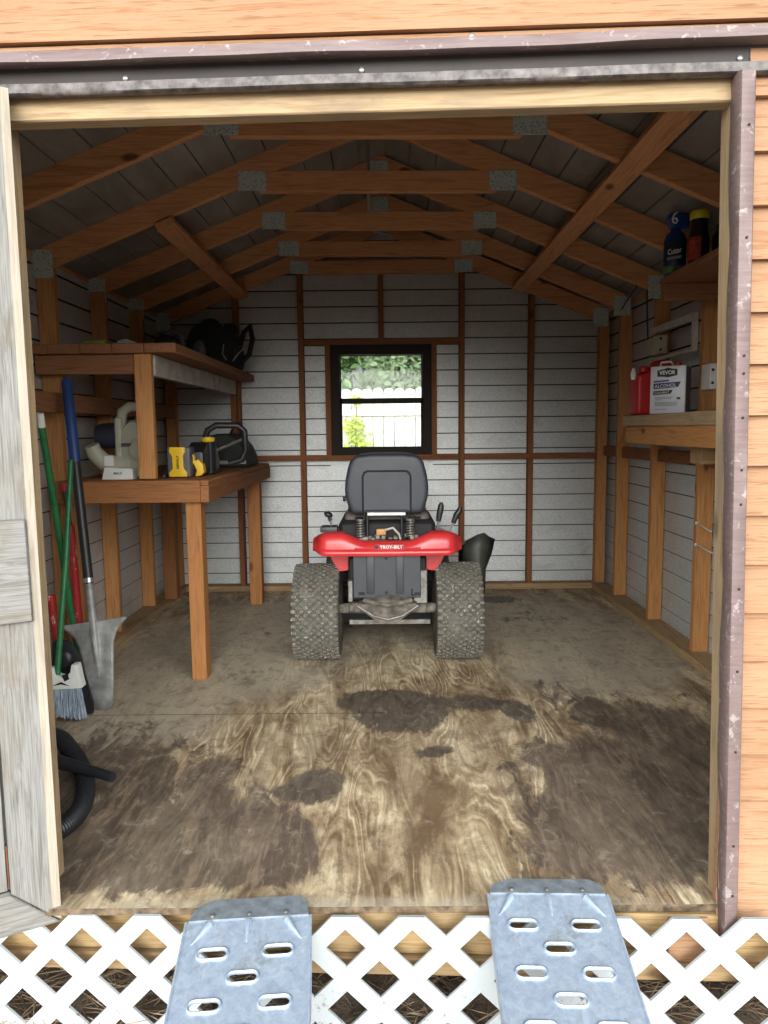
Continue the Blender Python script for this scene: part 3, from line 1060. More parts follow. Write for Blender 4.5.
for i in range(NS + 1):
    u = -1 + 2 * i / NS
    x = .374 * math.copysign(1 - (1 - abs(u)) ** 1.35, u) if abs(u) < 1 else .374 * u
    ax = abs(x)
    side = sstep(.10, .24, ax)
    tip = sstep(.30, .374, ax)
    zt = .652 + .042 * side - .016 * tip ** 2 - .022 * (ax / .374) ** 10
    zb = .585 + .016 * tip
    yr = 3.595 + .012 * (ax / .374) ** 2 + .075 * tip ** 2
    ext = .10 + .62 * sstep(.19, .23, ax)
    zf = zt - .030 * side - .10 * tip * .4
    rows.append([(x, yr + .030, zb + .004), (x, yr + .006, zb), (x, yr, zb + .010), (x, yr + .004, zb + .024), (x, yr + .016, zb + .030), (x, yr + .018, (zb + zt) / 2 + .004), (x, yr + .024, zt - .022), (x, yr + .040, zt - .006),
                 (x, yr + .065, zt), (x, yr + ext * .55, zf), (x, yr + ext, zf - .03 * side)])
fd = MB().grid(rows)
# outer side skirts
for s in (-1, 1):
    row = rows[0] if s < 0 else rows[-1]
    fd.grid([[(p[0], p[1], p[2]) for p in row[6:]], [(p[0] + s * .001, p[1] + .004, max(.60, p[2] - .05)) for p in row[6:]]])
fd.xf(Matrix.Translation((CX, 0, 0)))
bmesh.ops.remove_doubles(fd.bm, verts=fd.bm.verts[:], dist=.0005)
fo = fd.build('fender', 'red', mw, 55)
sol = fo.modifiers.new('thickness', 'SOLIDIFY')
sol.thickness = .004
sol.offset = 0
# badge and lettering
bd = MB().prism([(a, b) for a, b in rrect(.150, .030, .008, 3, CX + .012, .628)], 3.606, 3.613, 'xz', .001, 1).build('badge', 'redink', mw)
text('badge_lettering', 'TROY-BILT', .112, 'white', bd, Matrix.Translation(-Vector(mw.location)) @ frame_m((CX + .020, 3.605, .628), (1, 0, 0), (0, 0, 1)), .016, .0008, 0, .02)
MB().lathe([(.0095, 0), (.0095, .002)], (CX - .052, 3.604, .628), 'y', 16).build('badge_emblem', 'ink', bd)
# inner wheel wells
for s in (-1, 1):
    MB().prism([(CX + s * .168, .60), (CX + s * .31, .60), (CX + s * .285, .53), (CX + s * .25, .475), (CX + s * .168, .485)], 3.78, 3.79, 'xz', .001, 1).build('wheel_well', 'red', mw)
# rear panel with two pressed ribs
rp = MB().span((CX - .172, 3.640, .365), (CX + .166, 3.652, .598), .003)
for x in (-.085, .062):
    rp.span((CX + x - .020, 3.633, .385), (CX + x + .020, 3.645, .585), .006, 2)
rpo = rp.build('rear_panel', 'panel', mw)
for x, z, w_, h_ in ((-.006, .565, .012, .012), (-.006, .392, .014, .012), (.122, .392, .008, .036), (.131, .378, .020, .008), (-.13, .388, .03, .016), (.15, .385, .03, .014)):
    MB().span((CX + x - w_ / 2, 3.6385, z - h_ / 2), (CX + x + w_ / 2, 3.642, z + h_ / 2), .001).build('panel_slot', 'void', rpo)
# drawbar plate, belly pan, axle housing
dp = MB().prism([(-.115, 3.60), (-.06, 3.565), (.06, 3.565), (.115, 3.60), (.125, 3.70), (-.125, 3.70)], .352, .368, 'xy', .005, 2)
dp.tube([(-.118, 3.60, .362), (-.06, 3.565, .356), (0, 3.555, .348), (.06, 3.565, .356), (.118, 3.60, .362)], .012, 8)
dp.lathe([(.07, 0), (.055, .010), (.02, .014)], (0, 3.63, .366), 'z', 24)
dp.xf(Matrix.Translation((CX, 0, 0))).build('drawbar_plate', 'cast', mw)
bp = MB()
for y0, y1, k in ((3.60, 3.70, 1.0),):
    bp.prism([(-.145, .345), (.145, .345), (.148, .318), (.060, .258), (.030, .246), (-.030, .246), (-.060, .258), (-.148, .318)], y0, y1, 'xz', .008, 2)
bp.xf(Matrix.Translation((CX, 0, 0))).build('belly_pan', 'cast', mw)
vb = MB().tube([(CX - .15, 3.592, .335), (CX - .07, 3.585, .285), (CX, 3.583, .268), (CX + .07, 3.585, .285), (CX + .15, 3.592, .335)], .006, 8)
vb.build('belly_guard', 'steel', mw)
ah = MB()
ah.tube([(CX - .26, 3.75, .285), (CX - .16, 3.75, .29), (CX, 3.75, .30), (CX + .16, 3.75, .29), (CX + .26, 3.75, .285)], [.024, .03, .045, .03, .024], 14)
ah.span((CX - .20, 3.70, .275), (CX - .13, 3.80, .325), .008).span((CX + .13, 3.70, .27), (CX + .2, 3.8, .33), .008)
for k in range(9):
    a = random.uniform(-.2, .2)
    ah.span((CX + a - .012, 3.688, .27 + random.uniform(0, .04)), (CX + a + .012, 3.70, .30 + random.uniform(0, .03)), .003)
ah.build('axle_housing', 'cast', mw)
MB().span((CX - .20, 3.75, .20), (CX + .22, 3.77, .225)).span((CX + .13, 3.66, .33), (CX + .20, 3.72, .50), .004).span((CX - .20, 3.66, .34), (CX - .175, 3.72, .45), .004).build('chassis_bracket', 'steel', mw)
MB().span((CX - .2, 3.72, .33), (CX + .2, 4.9, .56), .01).build('chassis', 'void', mw)
# under-seat gear
MB().span((CX - .25, 3.80, .56), (CX + .25, 4.35, .735), .02).build('seat_pan', 'void', mw)
MB().span((CX - .16, 3.66, .595), (CX + .16, 3.80, .625), .005).build('engine_tray', 'void', mw)
hc = MB()
for k in range(26):
    a = random.uniform(-.15, .15)
    z = .635 + random.uniform(0, .03)
    hc.span((CX + a - .012, 3.69 + random.uniform(0, .06), z - .012), (CX + a + .012, 3.76, z + .012), .004)
hc.build('hitch_linkage', 'steel', mw)
for x in (-.135, .118):
    sp = MB().tube([(CX + x + .020 * math.cos(a_ * .7), 3.72 + .020 * math.sin(a_ * .7), .66 + .00145 * a_) for a_ in range(0, 58)], .0045, 6)
    sp.cyl((CX + x, 3.72, .65), (CX + x, 3.72, .748), .008).lathe([(.022, .745), (.022, .755)], (CX + x, 3.72, 0), 'z', 16)
    sp.build('seat_spring', 'steel', mw)
MB().span((CX - .055, 3.70, .672), (CX - .005, 3.74, .705), .008, 2).build('wiring_plug', 'orange', mw)
MB().tube([(CX - .01, 3.70, .70), (CX + .03, 3.69, .712), (CX + .06, 3.69, .68), (CX + .07, 3.70, .64)], .006, 8).build('wire_loop', 'wire', mw)
MB().span((CX - .10, 3.705, .772), (CX + .095, 3.712, .790), .002).build('hinge_bar', 'chrome', mw)
br = MB().tube([(CX - .16, 3.75, .755), (CX - .115, 3.715, .76), (CX - .11, 3.715, .795), (CX + .105, 3.715, .795), (CX + .11, 3.715, .76), (CX + .17, 3.75, .755)], .006, 8)
br.cyl((CX - .10, 3.73, .65), (CX - .10, 3.73, .79), .007).cyl((CX + .075, 3.73, .65), (CX + .075, 3.73, .79), .007)
br.build('seat_bracket', 'black', mw)
# seat
seat_o = [(-.188, .790), (-.168, .775), (.168, .775), (.188, .790), (.208, .850), (.214, .90), (.210, .95), (.195, 1.02), (.180, 1.055), (.150, 1.076), (.08, 1.083), (-.08, 1.083), (-.150, 1.076), (-.180, 1.055), (-.195, 1.02), (-.210, .95), (-.214, .90), (-.208, .850)]
sb = MB().prism([(x + CX, z) for x, z in seat_o], 3.74, 3.84, 'xz', .028, 4)
sbo = sb.build('seat_back', 'seat', mw, 60)
gp = MB().tube([(CX - .122, 3.7385, .79), (CX - .122, 3.7385, .97), (CX - .114, 3.7385, .988), (CX - .098, 3.7385, .996), (CX + .098, 3.7385, .996), (CX + .114, 3.7385, .988), (CX + .122, 3.7385, .97), (CX + .122, 3.7385, .79)], .0042, 8)
gp.build('back_seam', 'void', sbo)
MB().prism([(x + CX, z) for x, z in [(-.119, .79), (.119, .79), (.119, .972), (.098, .993), (-.098, .993), (-.119, .972)]], 3.734, 3.742, 'xz', .003, 1).build('back_panel', 'seat', sbo)
MB().prism([(x * .93 + CX, z + .004) for x, z in seat_o], 3.84, 3.90, 'xz', .02, 3).build('back_cushion', 'seatpad', mw, 60)
MB().span((CX - .225, 3.86, .68), (CX + .225, 4.28, .775), .04, 4).build('seat_cushion', 'seatpad', mw, 60)
for z in (.862, .848):
    MB().ball((CX - .216, 3.77, z), .009, (1, 1, 1), 2).build('seat_knob', 'black', mw)
# controls
lv = MB().cyl((CX - .275, 3.82, .66), (CX - .298, 3.80, .755), .005).build('choke_lever', 'steel', mw)
MB().ball((CX - .303, 3.80, .770), .024, (1.0, .8, .62), 3, (0, .4, 0)).tube([(CX - .30, 3.80, .765), (CX - .292, 3.80, .738)], .010, 10).build('knob', 'black', lv)
MB().span((CX - .345, 3.77, .680), (CX - .255, 3.87, .708), .008, 2).build('control_base', 'panel', mw)
for (bx, bz, tx, tz, gx, gz_) in ((.262, .66, .272, .732, .286, .822), (.325, .66, .350, .722, .385, .800)):
    l = MB().tube([(CX + bx, 3.86, bz), (CX + tx, 3.86, tz)], .006, 8).build('height_lever', 'chrome', mw)
    MB().tube([(CX + tx - .002, 3.86, tz - .01), (CX + (tx * .6 + gx * .4), 3.86, tz * .6 + gz_ * .4), (CX + gx - .002, 3.86, gz_ - .02), (CX + gx, 3.86, gz_)], [.013, .017, .016, .008], 12).build('grip', 'black', l)
# discharge chute, tilted up at the far side of the deck
ch = MB()
A = [(.425, 4.26, .515), (.455, 4.20, .566), (.515, 4.18, .604), (.55, 4.19, .612)]
ch.grid([[(CX + x, y, z) for x, y, z in A], [(CX + x, y - .02, z - .07) for x, y, z in A], [(CX + .455, 4.25, .38), (CX + .48, 4.18, .38), (CX + .52, 4.16, .385), (CX + .54, 4.17, .39)], [(CX + .46, 4.26, .12), (CX + .48, 4.2, .12), (CX + .51, 4.18, .12), (CX + .53, 4.19, .12)]])
ch.grid([[(CX + .55, 4.19, .612), (CX + .58, 4.24, .585), (CX + .625, 4.30, .56)], [(CX + .55, 4.17, .542), (CX + .58, 4.22, .52), (CX + .605, 4.29, .48)], [(CX + .54, 4.17, .39), (CX + .555, 4.22, .39), (CX + .57, 4.29, .385)], [(CX + .53, 4.19, .12), (CX + .545, 4.22, .12), (CX + .56, 4.28, .12)]])
bmesh.ops.remove_doubles(ch.bm, verts=ch.bm.verts[:], dist=.001)
co = ch.build('discharge_chute', 'olive', mw, 60)
so_ = co.modifiers.new('thickness', 'SOLIDIFY')
so_.thickness = .008
MB().tube([(CX + .40, 4.20, .50), (CX + .42, 4.2, .545), (CX + .445, 4.2, .55)], .008, 8).build('chute_hinge', 'black', mw)
# front half
MB().prism([(CX - .46, 4.15), (CX + .46, 4.15), (CX + .48, 4.45), (CX + .40, 4.75), (CX - .40, 4.75), (CX - .48, 4.45)], .09, .21, 'xy', .03, 3).build('cutting_deck', 'void', mw)
MB().prism([(4.50, .48), (4.50, .84), (4.62, .88), (5.20, .80), (5.33, .72), (5.36, .46)], CX - .24, CX + .24, 'yz', .05, 4).build('hood', 'red', mw, 60)
MB().span((CX - .21, 4.8, .22), (CX + .21, 5.3, .50), .02).build('front_frame', 'void', mw)
MB().cyl((CX - .27, 5.02, .19), (CX + .27, 5.02, .19), .016).build('front_axle', 'cast', mw)
sw = MB().tube([(CX + .165 * math.cos(a * PI / 16), 4.42 + .165 * math.sin(a * PI / 16) * .85, .93 + .165 * math.sin(a * PI / 16) * .5) for a in range(32)], .013, 8, True)
sw.cyl((CX, 4.42, .93), (CX, 4.56, .78), .018).bar((CX - .16, 4.42, .93), (CX + .16, 4.42, .93), .03, .012)
sw.build('steering_wheel', 'black', mw)
MB().span((CX - .36, 4.2, .30), (CX + .36, 4.5, .33), .01).build('foot_board', 'void', mw)

# ---- workbench with its upper deck
wbn = root('workbench', (-1.2, 4.4, 0), 'wooden workbench with an upper deck built along the tool side', 'workbench')
tp = MB()
for k in range(5):
    a = -1.565 + .1445 * k
    tp.span((a, 3.492, .952), (a + .1425, 5.30, .976), .003)
tp.build('worktop', 'bench_y', wbn)
MB().span((-1.565, 3.455, .872), (-.879, 3.491, .976)).build('front_apron', 'bench_x', wbn)
MB().span((-.878, 3.455, .872), (-.839, 5.29, .951)).build('side_apron', 'bench_y', wbn)
MB().span((-.878, 3.457, .952), (-.839, 3.491, .976)).build('corner_block', 'bench_x', wbn)
for x, y in ((-.962, 3.494), (-.966, 5.06), (-1.565, 3.50), (-1.565, 5.06)):
    if x < -1.5:
        MB().span((x + .002, y, 0.043), (x + .09, y + .088, .945)).build('leg', 'bench_z', wbn)
    else:
        MB().span((x, y, 0), (x + .073 if y < 4 else x + .085, y + .088, .951), .003).build('leg', 'leg_z', wbn)
# upper deck
up_ = MB()
for k in range(4):
    a = -1.565 + .149 * k
    up_.span((a, 3.47, 1.568), (a + .147, 5.50, 1.612), .003)
up_.span((-1.645, 3.47, 1.568), (-1.567, 3.588, 1.612), .003)
up_.build('upper_deck', 'shelfwood_y', wbn)
MB().span((-1.178, 3.500, .981), (-1.098, 3.538, 1.567), .003).build('deck_post', 'frame_z', wbn)
MB().span((-1.135, 5.43, .976), (-1.095, 5.50, 1.567), .003).build('deck_post', 'back_z', wbn)
MB().span((-1.128, 3.548, 1.468), (-1.092, 5.42, 1.566), .003).build('deck_rail', 'whitepaint', wbn)['label'] = 'white painted rail'
MB().span((-1.645, 3.51, 1.475), (-1.18, 3.545, 1.566), .003).build('deck_rail', 'shelfwood_x', wbn)

# ---- leaf blower on the bench
lb = root('leaf_blower', (-1.27, 3.70, .976), 'beige handheld leaf blower standing on the workbench behind the post', 'leaf blower')
v = MB().lathe([(.02, -.045), (.07, -.045), (.105, -.035), (.115, -.01), (.115, .02), (.10, .04), (.03, .048)], (-1.235, 3.70, 1.105), 'y', 40)
v.xf(Matrix.Translation((-1.250, 3.70, 1.105)) @ Matrix.Diagonal((.62, 1, 1.1, 1)) @ Matrix.Translation((1.235, -3.70, -1.105)))
v.lathe([(.05, -.05), (.035, -.062), (.012, -.064)], (-1.225, 3.70, 1.10), 'y', 24)
v.span((-1.335, 3.66, 1.04), (-1.30, 3.73, 1.24), .015, 3)
v.build('impeller_housing', 'beige', lb, 50)
MB().tube([(-1.315, 3.70, 1.20), (-1.305, 3.70, 1.265), (-1.27, 3.70, 1.287), (-1.225, 3.70, 1.285), (-1.205, 3.70, 1.25), (-1.205, 3.70, 1.20)], [.022, .024, .022, .020, .022, .024], 12).build('handle', 'beige', lb, 60)
MB().tube([(-1.27, 3.69, 1.035), (-1.33, 3.68, 1.03), (-1.39, 3.67, 1.045), (-1.425, 3.66, 1.085), (-1.435, 3.65, 1.12)], [.045, .044, .040, .036, .034], 16).build('nozzle', 'beige', lb, 60)
MB().lathe([(.02, -.06), (.05, -.055), (.056, -.02), (.056, .05), (.03, .06)], (-1.375, 3.72, 1.16), 'x', 24).build('motor', 'navy', lb, 50)
MB().span((-1.375, 3.628, 1.03), (-1.333, 3.634, 1.075), .001).build('sticker', 'white', lb)
MB().span((-1.30, 3.640, 1.115), (-1.20, 3.650, 1.128), .003).build('switch_bar', 'greyplastic', lb)
MB().span((-1.30, 3.67, .976), (-1.19, 3.74, 1.01), .006).build('foot', 'beige', lb)
lb.scale = (1.1, 1.0, 1.13)
lb.location.x -= .004
lb.location.z += .002
wbx = root('small_box', (-1.285, 3.555, .976), 'small white box with green lettering in front of the beige blower', 'box', rot=(0, 0, 0))
MB().prism([(-1.385, .9765), (-1.205, .9765), (-1.208, 1.033), (-1.365, 1.045)], 3.53, 3.59, 'xz', .003, 1).build('carton', 'white', wbx)
text('box_lettering', 'MAX', .05, 'greenink', wbx, Matrix.Translation(-Vector(wbx.location)) @ frame_m((-1.29, 3.5295, 1.010), (1, 0, 0), (0, 0, 1)), .014, .0006, .2, .02)

wbx.scale = (.86, .9, .9)
wbx.location.y += .035
wbx.location.x += -.012

# ---- cordless chainsaw with yellow battery
cs = root('cordless_saw', (-.97, 3.86, .976), 'cordless saw with yellow battery and black loop handle on the bench', 'power tool')
bt = MB().span((-1.090, 3.66, .978), (-.975, 3.76, 1.128), .012, 3).build('battery', 'greyplastic', cs)
MB().prism([(-1.073, 1.128), (-.998, 1.128), (-.996, 1.105), (-1.008, 1.086), (-1.006, 1.022), (-.990, 1.004), (-.990, .982), (-1.078, .982), (-1.078, 1.004), (-1.060, 1.022), (-1.062, 1.086), (-1.076, 1.105)], 3.650, 3.664, 'xz', .003, 2).build('battery_face', 'yellow', bt)
text('battery_lettering', 'DEWALT', .066, 'ink', bt, Matrix.Translation(-Vector(cs.location)) @ frame_m((-1.034, 3.6485, 1.054), (0, 0, 1), (-1, 0, 0)), .013, .0008, 0, .03)
MB().prism([(3.74, .985), (3.74, 1.10), (3.85, 1.15), (4.05, 1.14), (4.12, 1.05), (4.10, .985)], -1.02, -.93, 'yz', .012, 2).build('body', 'black', cs)
MB().prism([(-.985, 1.085), (-.972, 1.090), (-.967, 1.055), (-.950, 1.065), (-.928, 1.04), (-.922, 1.0), (-.94, .982), (-.968, .979), (-.958, 1.01), (-.972, 1.04), (-.985, 1.05)], 3.715, 3.77, 'xz', .004, 2).build('trigger_guard', 'yellow', cs)
MB().lathe([(.032, 1.15), (.036, 1.162), (.034, 1.172), (.01, 1.176)], (-.945, 3.92, 0), 'z', 20).build('oil_cap', 'yellow', cs)
MB().lathe([(.040, .985), (.040, 1.148)], (-.945, 3.92, 0), 'z', 20).build('oil_tank', 'black', cs)
MB().tube([(-.985, 3.98, 1.0), (-.985, 3.98, 1.14), (-.960, 3.98, 1.21), (-.915, 3.98, 1.235), (-.80, 4.0, 1.235), (-.768, 4.0, 1.205), (-.765, 4.02, 1.10), (-.79, 4.02, 1.05), (-.86, 4.02, 1.03)], .017, 12).build('front_handle', 'black', cs, 60)
MB().tube([(-.93, 4.02, 1.10), (-.86, 4.05, 1.13), (-.80, 4.1, 1.16)], .008, 8).build('brake_rod', 'steel', cs)
# ---- black tool case next to it
bc = root('tool_bag', (-.99, 4.95, .976), 'dark domed tool bag on the bench end near the window wall', 'bag')
MB().prism([(-1.16, .977), (-.868, .977), (-.868, 1.03), (-.895, 1.10), (-.94, 1.16), (-1.0, 1.19), (-1.08, 1.19), (-1.14, 1.15), (-1.165, 1.06)], 4.62, 5.0, 'xz', .03, 3).build('bag_body', 'darkgreen', bc, 60)
MB().tube([(-.99, 4.70, 1.18), (-.965, 4.70, 1.245), (-.935, 4.7, 1.255), (-.92, 4.7, 1.22), (-.925, 4.7, 1.14)], .016, 10, flat=.6).build('carry_strap', 'blackcloth', bc)
MB().span((-1.15, 4.606, 1.0), (-.88, 4.617, 1.022), .002).build('bag_band', 'strap', bc)
cg = MB().prism([(3.64, .977), (3.64, .992), (3.75, 1.05), (3.78, 1.10), (3.80, .977)], -1.115, -1.094, 'yz', .004, 1).build('battery_charger', 'black', None)
tag(cg, 'small black charger wedged between the bench post and yellow battery', 'charger')

# ---- things on the upper deck
tb = root('gear_bag', (-1.12, 5.05, 1.613), 'bulky black gear bag with pale straps at the far end of the upper deck', 'bag')
MB().prism([(-1.285, 1.614), (-.995, 1.614), (-.985, 1.74), (-1.01, 1.83), (-1.07, 1.90), (-1.18, 1.915), (-1.26, 1.88), (-1.30, 1.78)], 4.86, 5.26, 'xz', .045, 4).build('bag_body', 'blackcloth', tb, 60)
MB().ball((-1.20, 4.84, 1.72), .055, (.75, .35, 1.25), 3).build('side_pocket', 'greyplastic', tb, 60)
MB().ball((-1.03, 5.0, 1.87), .055, (1, 1.4, .8), 3).ball((-1.15, 4.95, 1.905), .05, (1.2, 1.2, .7), 3).build('top_pouch', 'blackcloth', tb, 60)
MB().tube([(-1.045, 4.846, 1.76), (-1.055, 4.842, 1.70), (-1.03, 4.84, 1.66)], .008, 8, flat=.5).tube([(-.99, 4.846, 1.655), (-.955, 4.845, 1.70), (-.905, 4.85, 1.745)], .008, 8, flat=.5).build('strap', 'strap', tb)
MB().tube([(-.985, 5.08, 1.66), (-.925, 5.08, 1.72), (-.90, 5.08, 1.82), (-.915, 5.08, 1.91), (-.96, 5.1, 1.87), (-.99, 5.1, 1.78)], .018, 10).build('shoulder_strap', 'blackcloth', tb, 60)
dc = root('power_tool', (-1.30, 4.5, 1.613), 'low black tool with grey handle on the upper deck beside the bulky bag', 'power tool')
MB().prism([(-1.37, 1.614), (-1.22, 1.614), (-1.20, 1.68), (-1.235, 1.755), (-1.31, 1.78), (-1.37, 1.74), (-1.385, 1.67)], 4.42, 4.62, 'xz', .025, 3).build('tool_body', 'black', dc, 60)
MB().tube([(-1.33, 4.50, 1.77), (-1.28, 4.5, 1.80), (-1.225, 4.5, 1.775), (-1.21, 4.5, 1.71)], .016, 10).build('tool_handle', 'greyplastic', dc, 60)
lvl = MB().span((-1.41, 3.50, 1.6135), (-1.31, 3.53, 1.630), .003).build('small_level', 'hoop', None)
tag(lvl, 'small yellow-green level lying on the upper deck front edge', 'level')
pl = MB().prism([(-1.255, 1.6135), (-1.165, 1.6135), (-1.17, 1.622), (-1.21, 1.636), (-1.25, 1.628)], 3.50, 3.54, 'xz', .003, 1).build('putty_knife', 'strap', None)
tag(pl, 'pale flat scraper lying on the upper deck above the post', 'hand tool')

# ---- tools leaning in the left corner
sh = root('drain_spade', (-1.262, 3.09, 0), 'steel drain spade with blue grip leaning against the workbench', 'shovel')
B0, B1 = Vector((-1.252, 3.11, .004)), Vector((-1.456, 3.405, 1.442))
ax_ = (B1 - B0).normalized()
sx_ = Vector((1, 0, 0))
sx_ = (sx_ - ax_ * sx_.dot(ax_)).normalized()
nz_ = sx_.cross(ax_)                       # towards the viewer is -nz
bl = MB()
rows = []
prof = [(0.0, .046), (.05, .052), (.11, .060), (.20, .069), (.27, .078), (.315, .096), (.345, .124), (.362, .146), (.372, .146)]
for (h, hw) in prof:
    row = []
    for k in range(13):
        u = -1 + 2 * k / 12
        dish = .007 * u * u - .016 * math.exp(-(u / (.10 + .22 * h)) ** 2) * sstep(.10, .26, h)
        lift = (-.02 * (1 - u * u) if h == 0 else 0) 
        row.append(tuple(B0 + ax_ * (h + .012 + lift + .010 * (u > 0) * 0) + sx_ * (u * hw) - nz_ * (dish)))
    rows.append(row)
bl.grid(rows)
blo = bl.build('blade', 'spade', sh, 60)
so_ = blo.modifiers.new('thickness', 'SOLIDIFY')
so_.thickness = .003
P_ = lambda d: tuple(B0 + ax_ * d)
MB().tube([P_(.14), P_(.24), P_(.34), P_(.56)], [.006, .015, .020, .019], 14).build('socket', 'spade', sh, 60)
MB().tube([P_(.55), P_(.56), P_(1.10)], [.020, .0215, .0205], 14).build('shaft', 'black', sh, 60)
MB().tube([P_(1.10), P_(1.11), P_(1.47), P_(1.485)], [.0215, .0235, .0225, .016], 14).build('grip', 'blue', sh, 60)
MB().tube([P_(.555), P_(.575)], .0235, 14).build('ferrule', 'chrome', sh, 60)

bm_ = root('broom', (-1.345, 2.94, 0), 'angled push broom with green handle and grey bristles behind the door frame', 'broom')
b = MB()
rng = random.Random(3)
for k in range(420):
    u = rng.uniform(-1, 1)
    x = -1.355 + .068 * u
    y = 2.985 + rng.uniform(-.02, .02)
    e = rng.uniform(-.012, .012)
    b.tube([(x - .004, y, .15), (x + e + .012 * u, y - .01 + rng.uniform(-.012, .012), .012 + rng.uniform(0, .012) + .012 * (1 - u))], .0022, 3)
b.span((-1.42, 2.97, .05), (-1.29, 3.005, .15), .01)
tag(b.build('bristles', 'bristle', bm_, 0, recalc=False), kind='stuff')
cl = MB()
cl.prism([(-1.435, .142), (-1.275, .150), (-1.282, .185), (-1.292, .250), (-1.315, .250), (-1.322, .215), (-1.350, .195), (-1.385, .205), (-1.395, .235), (-1.425, .232)], 2.963, 3.011, 'xz', .005, 2)
cl.build('collar', 'white', bm_)
xh = MB()
xh.prism([(-1.355, .205), (-1.330, .214), (-1.325, .19), (-1.345, .18)], 2.9615, 2.964, 'xz').prism([(-1.40, .16), (-1.36, .178), (-1.325, .16), (-1.36, .168)], 2.9615, 2.964, 'xz')
xh.build('collar_slot', 'void', bm_)
MB().tube([(-1.384, 2.985, .20), (-1.369, 3.03, .466), (-1.362, 3.08, .669), (-1.365, 3.15, .917), (-1.368, 3.2, 1.085)], [.0125, .0125, .0125, .0125, .011], 12).build('handle', 'green', bm_, 60)

dpn = root('dustpan', (-1.33, 3.04, 0), 'black upright dustpan with toothed edge between the broom and spade', 'dustpan')
o_ = [(-1.40, .02), (-1.265, .010), (-1.262, .06), (-1.290, .18), (-1.315, .27), (-1.345, .325), (-1.385, .34), (-1.42, .33), (-1.43, .2)]
MB().prism(o_, 3.030, 3.052, 'xz', .008, 2).build('pan', 'black', dpn)
tt = MB()
for k in range(22):
    u = k / 21
    tt.ball((-1.262 - .045 * u ** 1.2, 3.030, .03 + .22 * u), .006, (1, 1.2, .8), 1)
tt.build('comb_teeth', 'black', dpn)
MB().ball((-1.37, 3.028, .25), .035, (1, .4, 1.2), 2).build('pan_bulge', 'black', dpn)

rk = root('garden_rake', (-1.43, 3.30, 0), 'green handled garden tool with white tip crossing behind the broom handle', 'rake')
MB().tube([(-1.425, 3.30, .02), (-1.422, 3.265, .271), (-1.415, 3.17, .656), (-1.403, 3.08, .966), (-1.395, 3.0, 1.24)], [.0125, .013, .0135, .0145, .0145], 12).build('handle', 'green', rk, 60)
MB().tube([(-1.3952, 3.004, 1.228), (-1.390, 2.986, 1.282)], [.016, .014], 12).build('end_cap', 'white', rk)
hd = MB().span((-1.50, 3.28, .005), (-1.365, 3.315, .02))
for k in range(7):
    hd.cyl((-1.493 + .020 * k, 3.285, .012), (-1.493 + .020 * k, 3.262, .003), .003, .002, 6)
hd.build('rake_head', 'steel', rk)
rb = root('digging_bar', (-1.50, 3.42, 0), 'scuffed red steel digging bar standing between the green handles and spade', 'bar')
MB().tube([(-1.44, 3.375, .0), (-1.452, 3.38, .35), (-1.466, 3.385, .78)], [.018, .018, .017], 12).build('bar', 'redbar', rb, 60)
MB().tube([(-1.466, 3.385, .77), (-1.493, 3.40, .955)], .010, 10).build('rod', 'black', rb)
MB().tube([(-1.492, 3.40, .935), (-1.495, 3.402, .975)], .016, 10).build('tip', 'redbar', rb)
ps = root('red_pole', (-1.40, 3.30, 0), 'red pole standing at the door jamb, almost hidden', 'pole')
MB().tube([(-1.415, 3.10, .0), (-1.443, 3.10, .50)], .016, 12).build('pole_shaft', 'redbar', ps, 60)
MB().tube([(-1.4428, 3.10, .495), (-1.444, 3.10, .515)], .018, 12).build('pole_cap', 'redbar', ps, 60)

# ---- vacuum hose and wand on the floor
vh = root('vacuum_hose', (-1.2, 2.5, 0), 'black ribbed vacuum hose looped on the floor beside the door frame', 'hose')
pts, rs = [], []
ctrl = [(-1.56, 2.72), (-1.43, 2.80), (-1.29, 2.755), (-1.20, 2.652), (-1.126, 2.549), (-1.069, 2.454), (-1.014, 2.344), (-.980, 2.237), (-.970, 2.157), (-.99, 2.07), (-1.07, 1.99), (-1.20, 1.97), (-1.33, 2.02)]


def catmull(cp, n):
    out = []
    for i in range(len(cp) - 1):
        p0, p1, p2, p3 = cp[max(0, i - 1)], cp[i], cp[i + 1], cp[min(len(cp) - 1, i + 2)]
        for k in range(n):
            t = k / n
            out.append(tuple(.5 * (2 * b + (c - a) * t + (2 * a - 5 * b + 4 * c - d) * t * t + (3 * b - a - 3 * c + d) * t ** 3) for a, b, c, d in zip(p0, p1, p2, p3)))
    out.append(tuple(cp[-1]))
    return out


cpts = catmull(ctrl, 44)
for i, (x, y) in enumerate(cpts):
    pts.append((x, y, .031))
    rs.append(.030 if i % 4 < 2 else .0265)
MB().tube(pts, rs, 14).build('ribbed_tube', 'hose', vh, 70)
wp = [(-1.26, 2.458, .086), (-1.18, 2.43, .086), (-1.10, 2.40, .084), (-1.02, 2.368, .080), (-.914, 2.322, .074)]
wd = MB().tube(wp, [.026, .025, .022, .018, .016], 14)
wd.build('crevice_wand', 'hose', vh, 60)

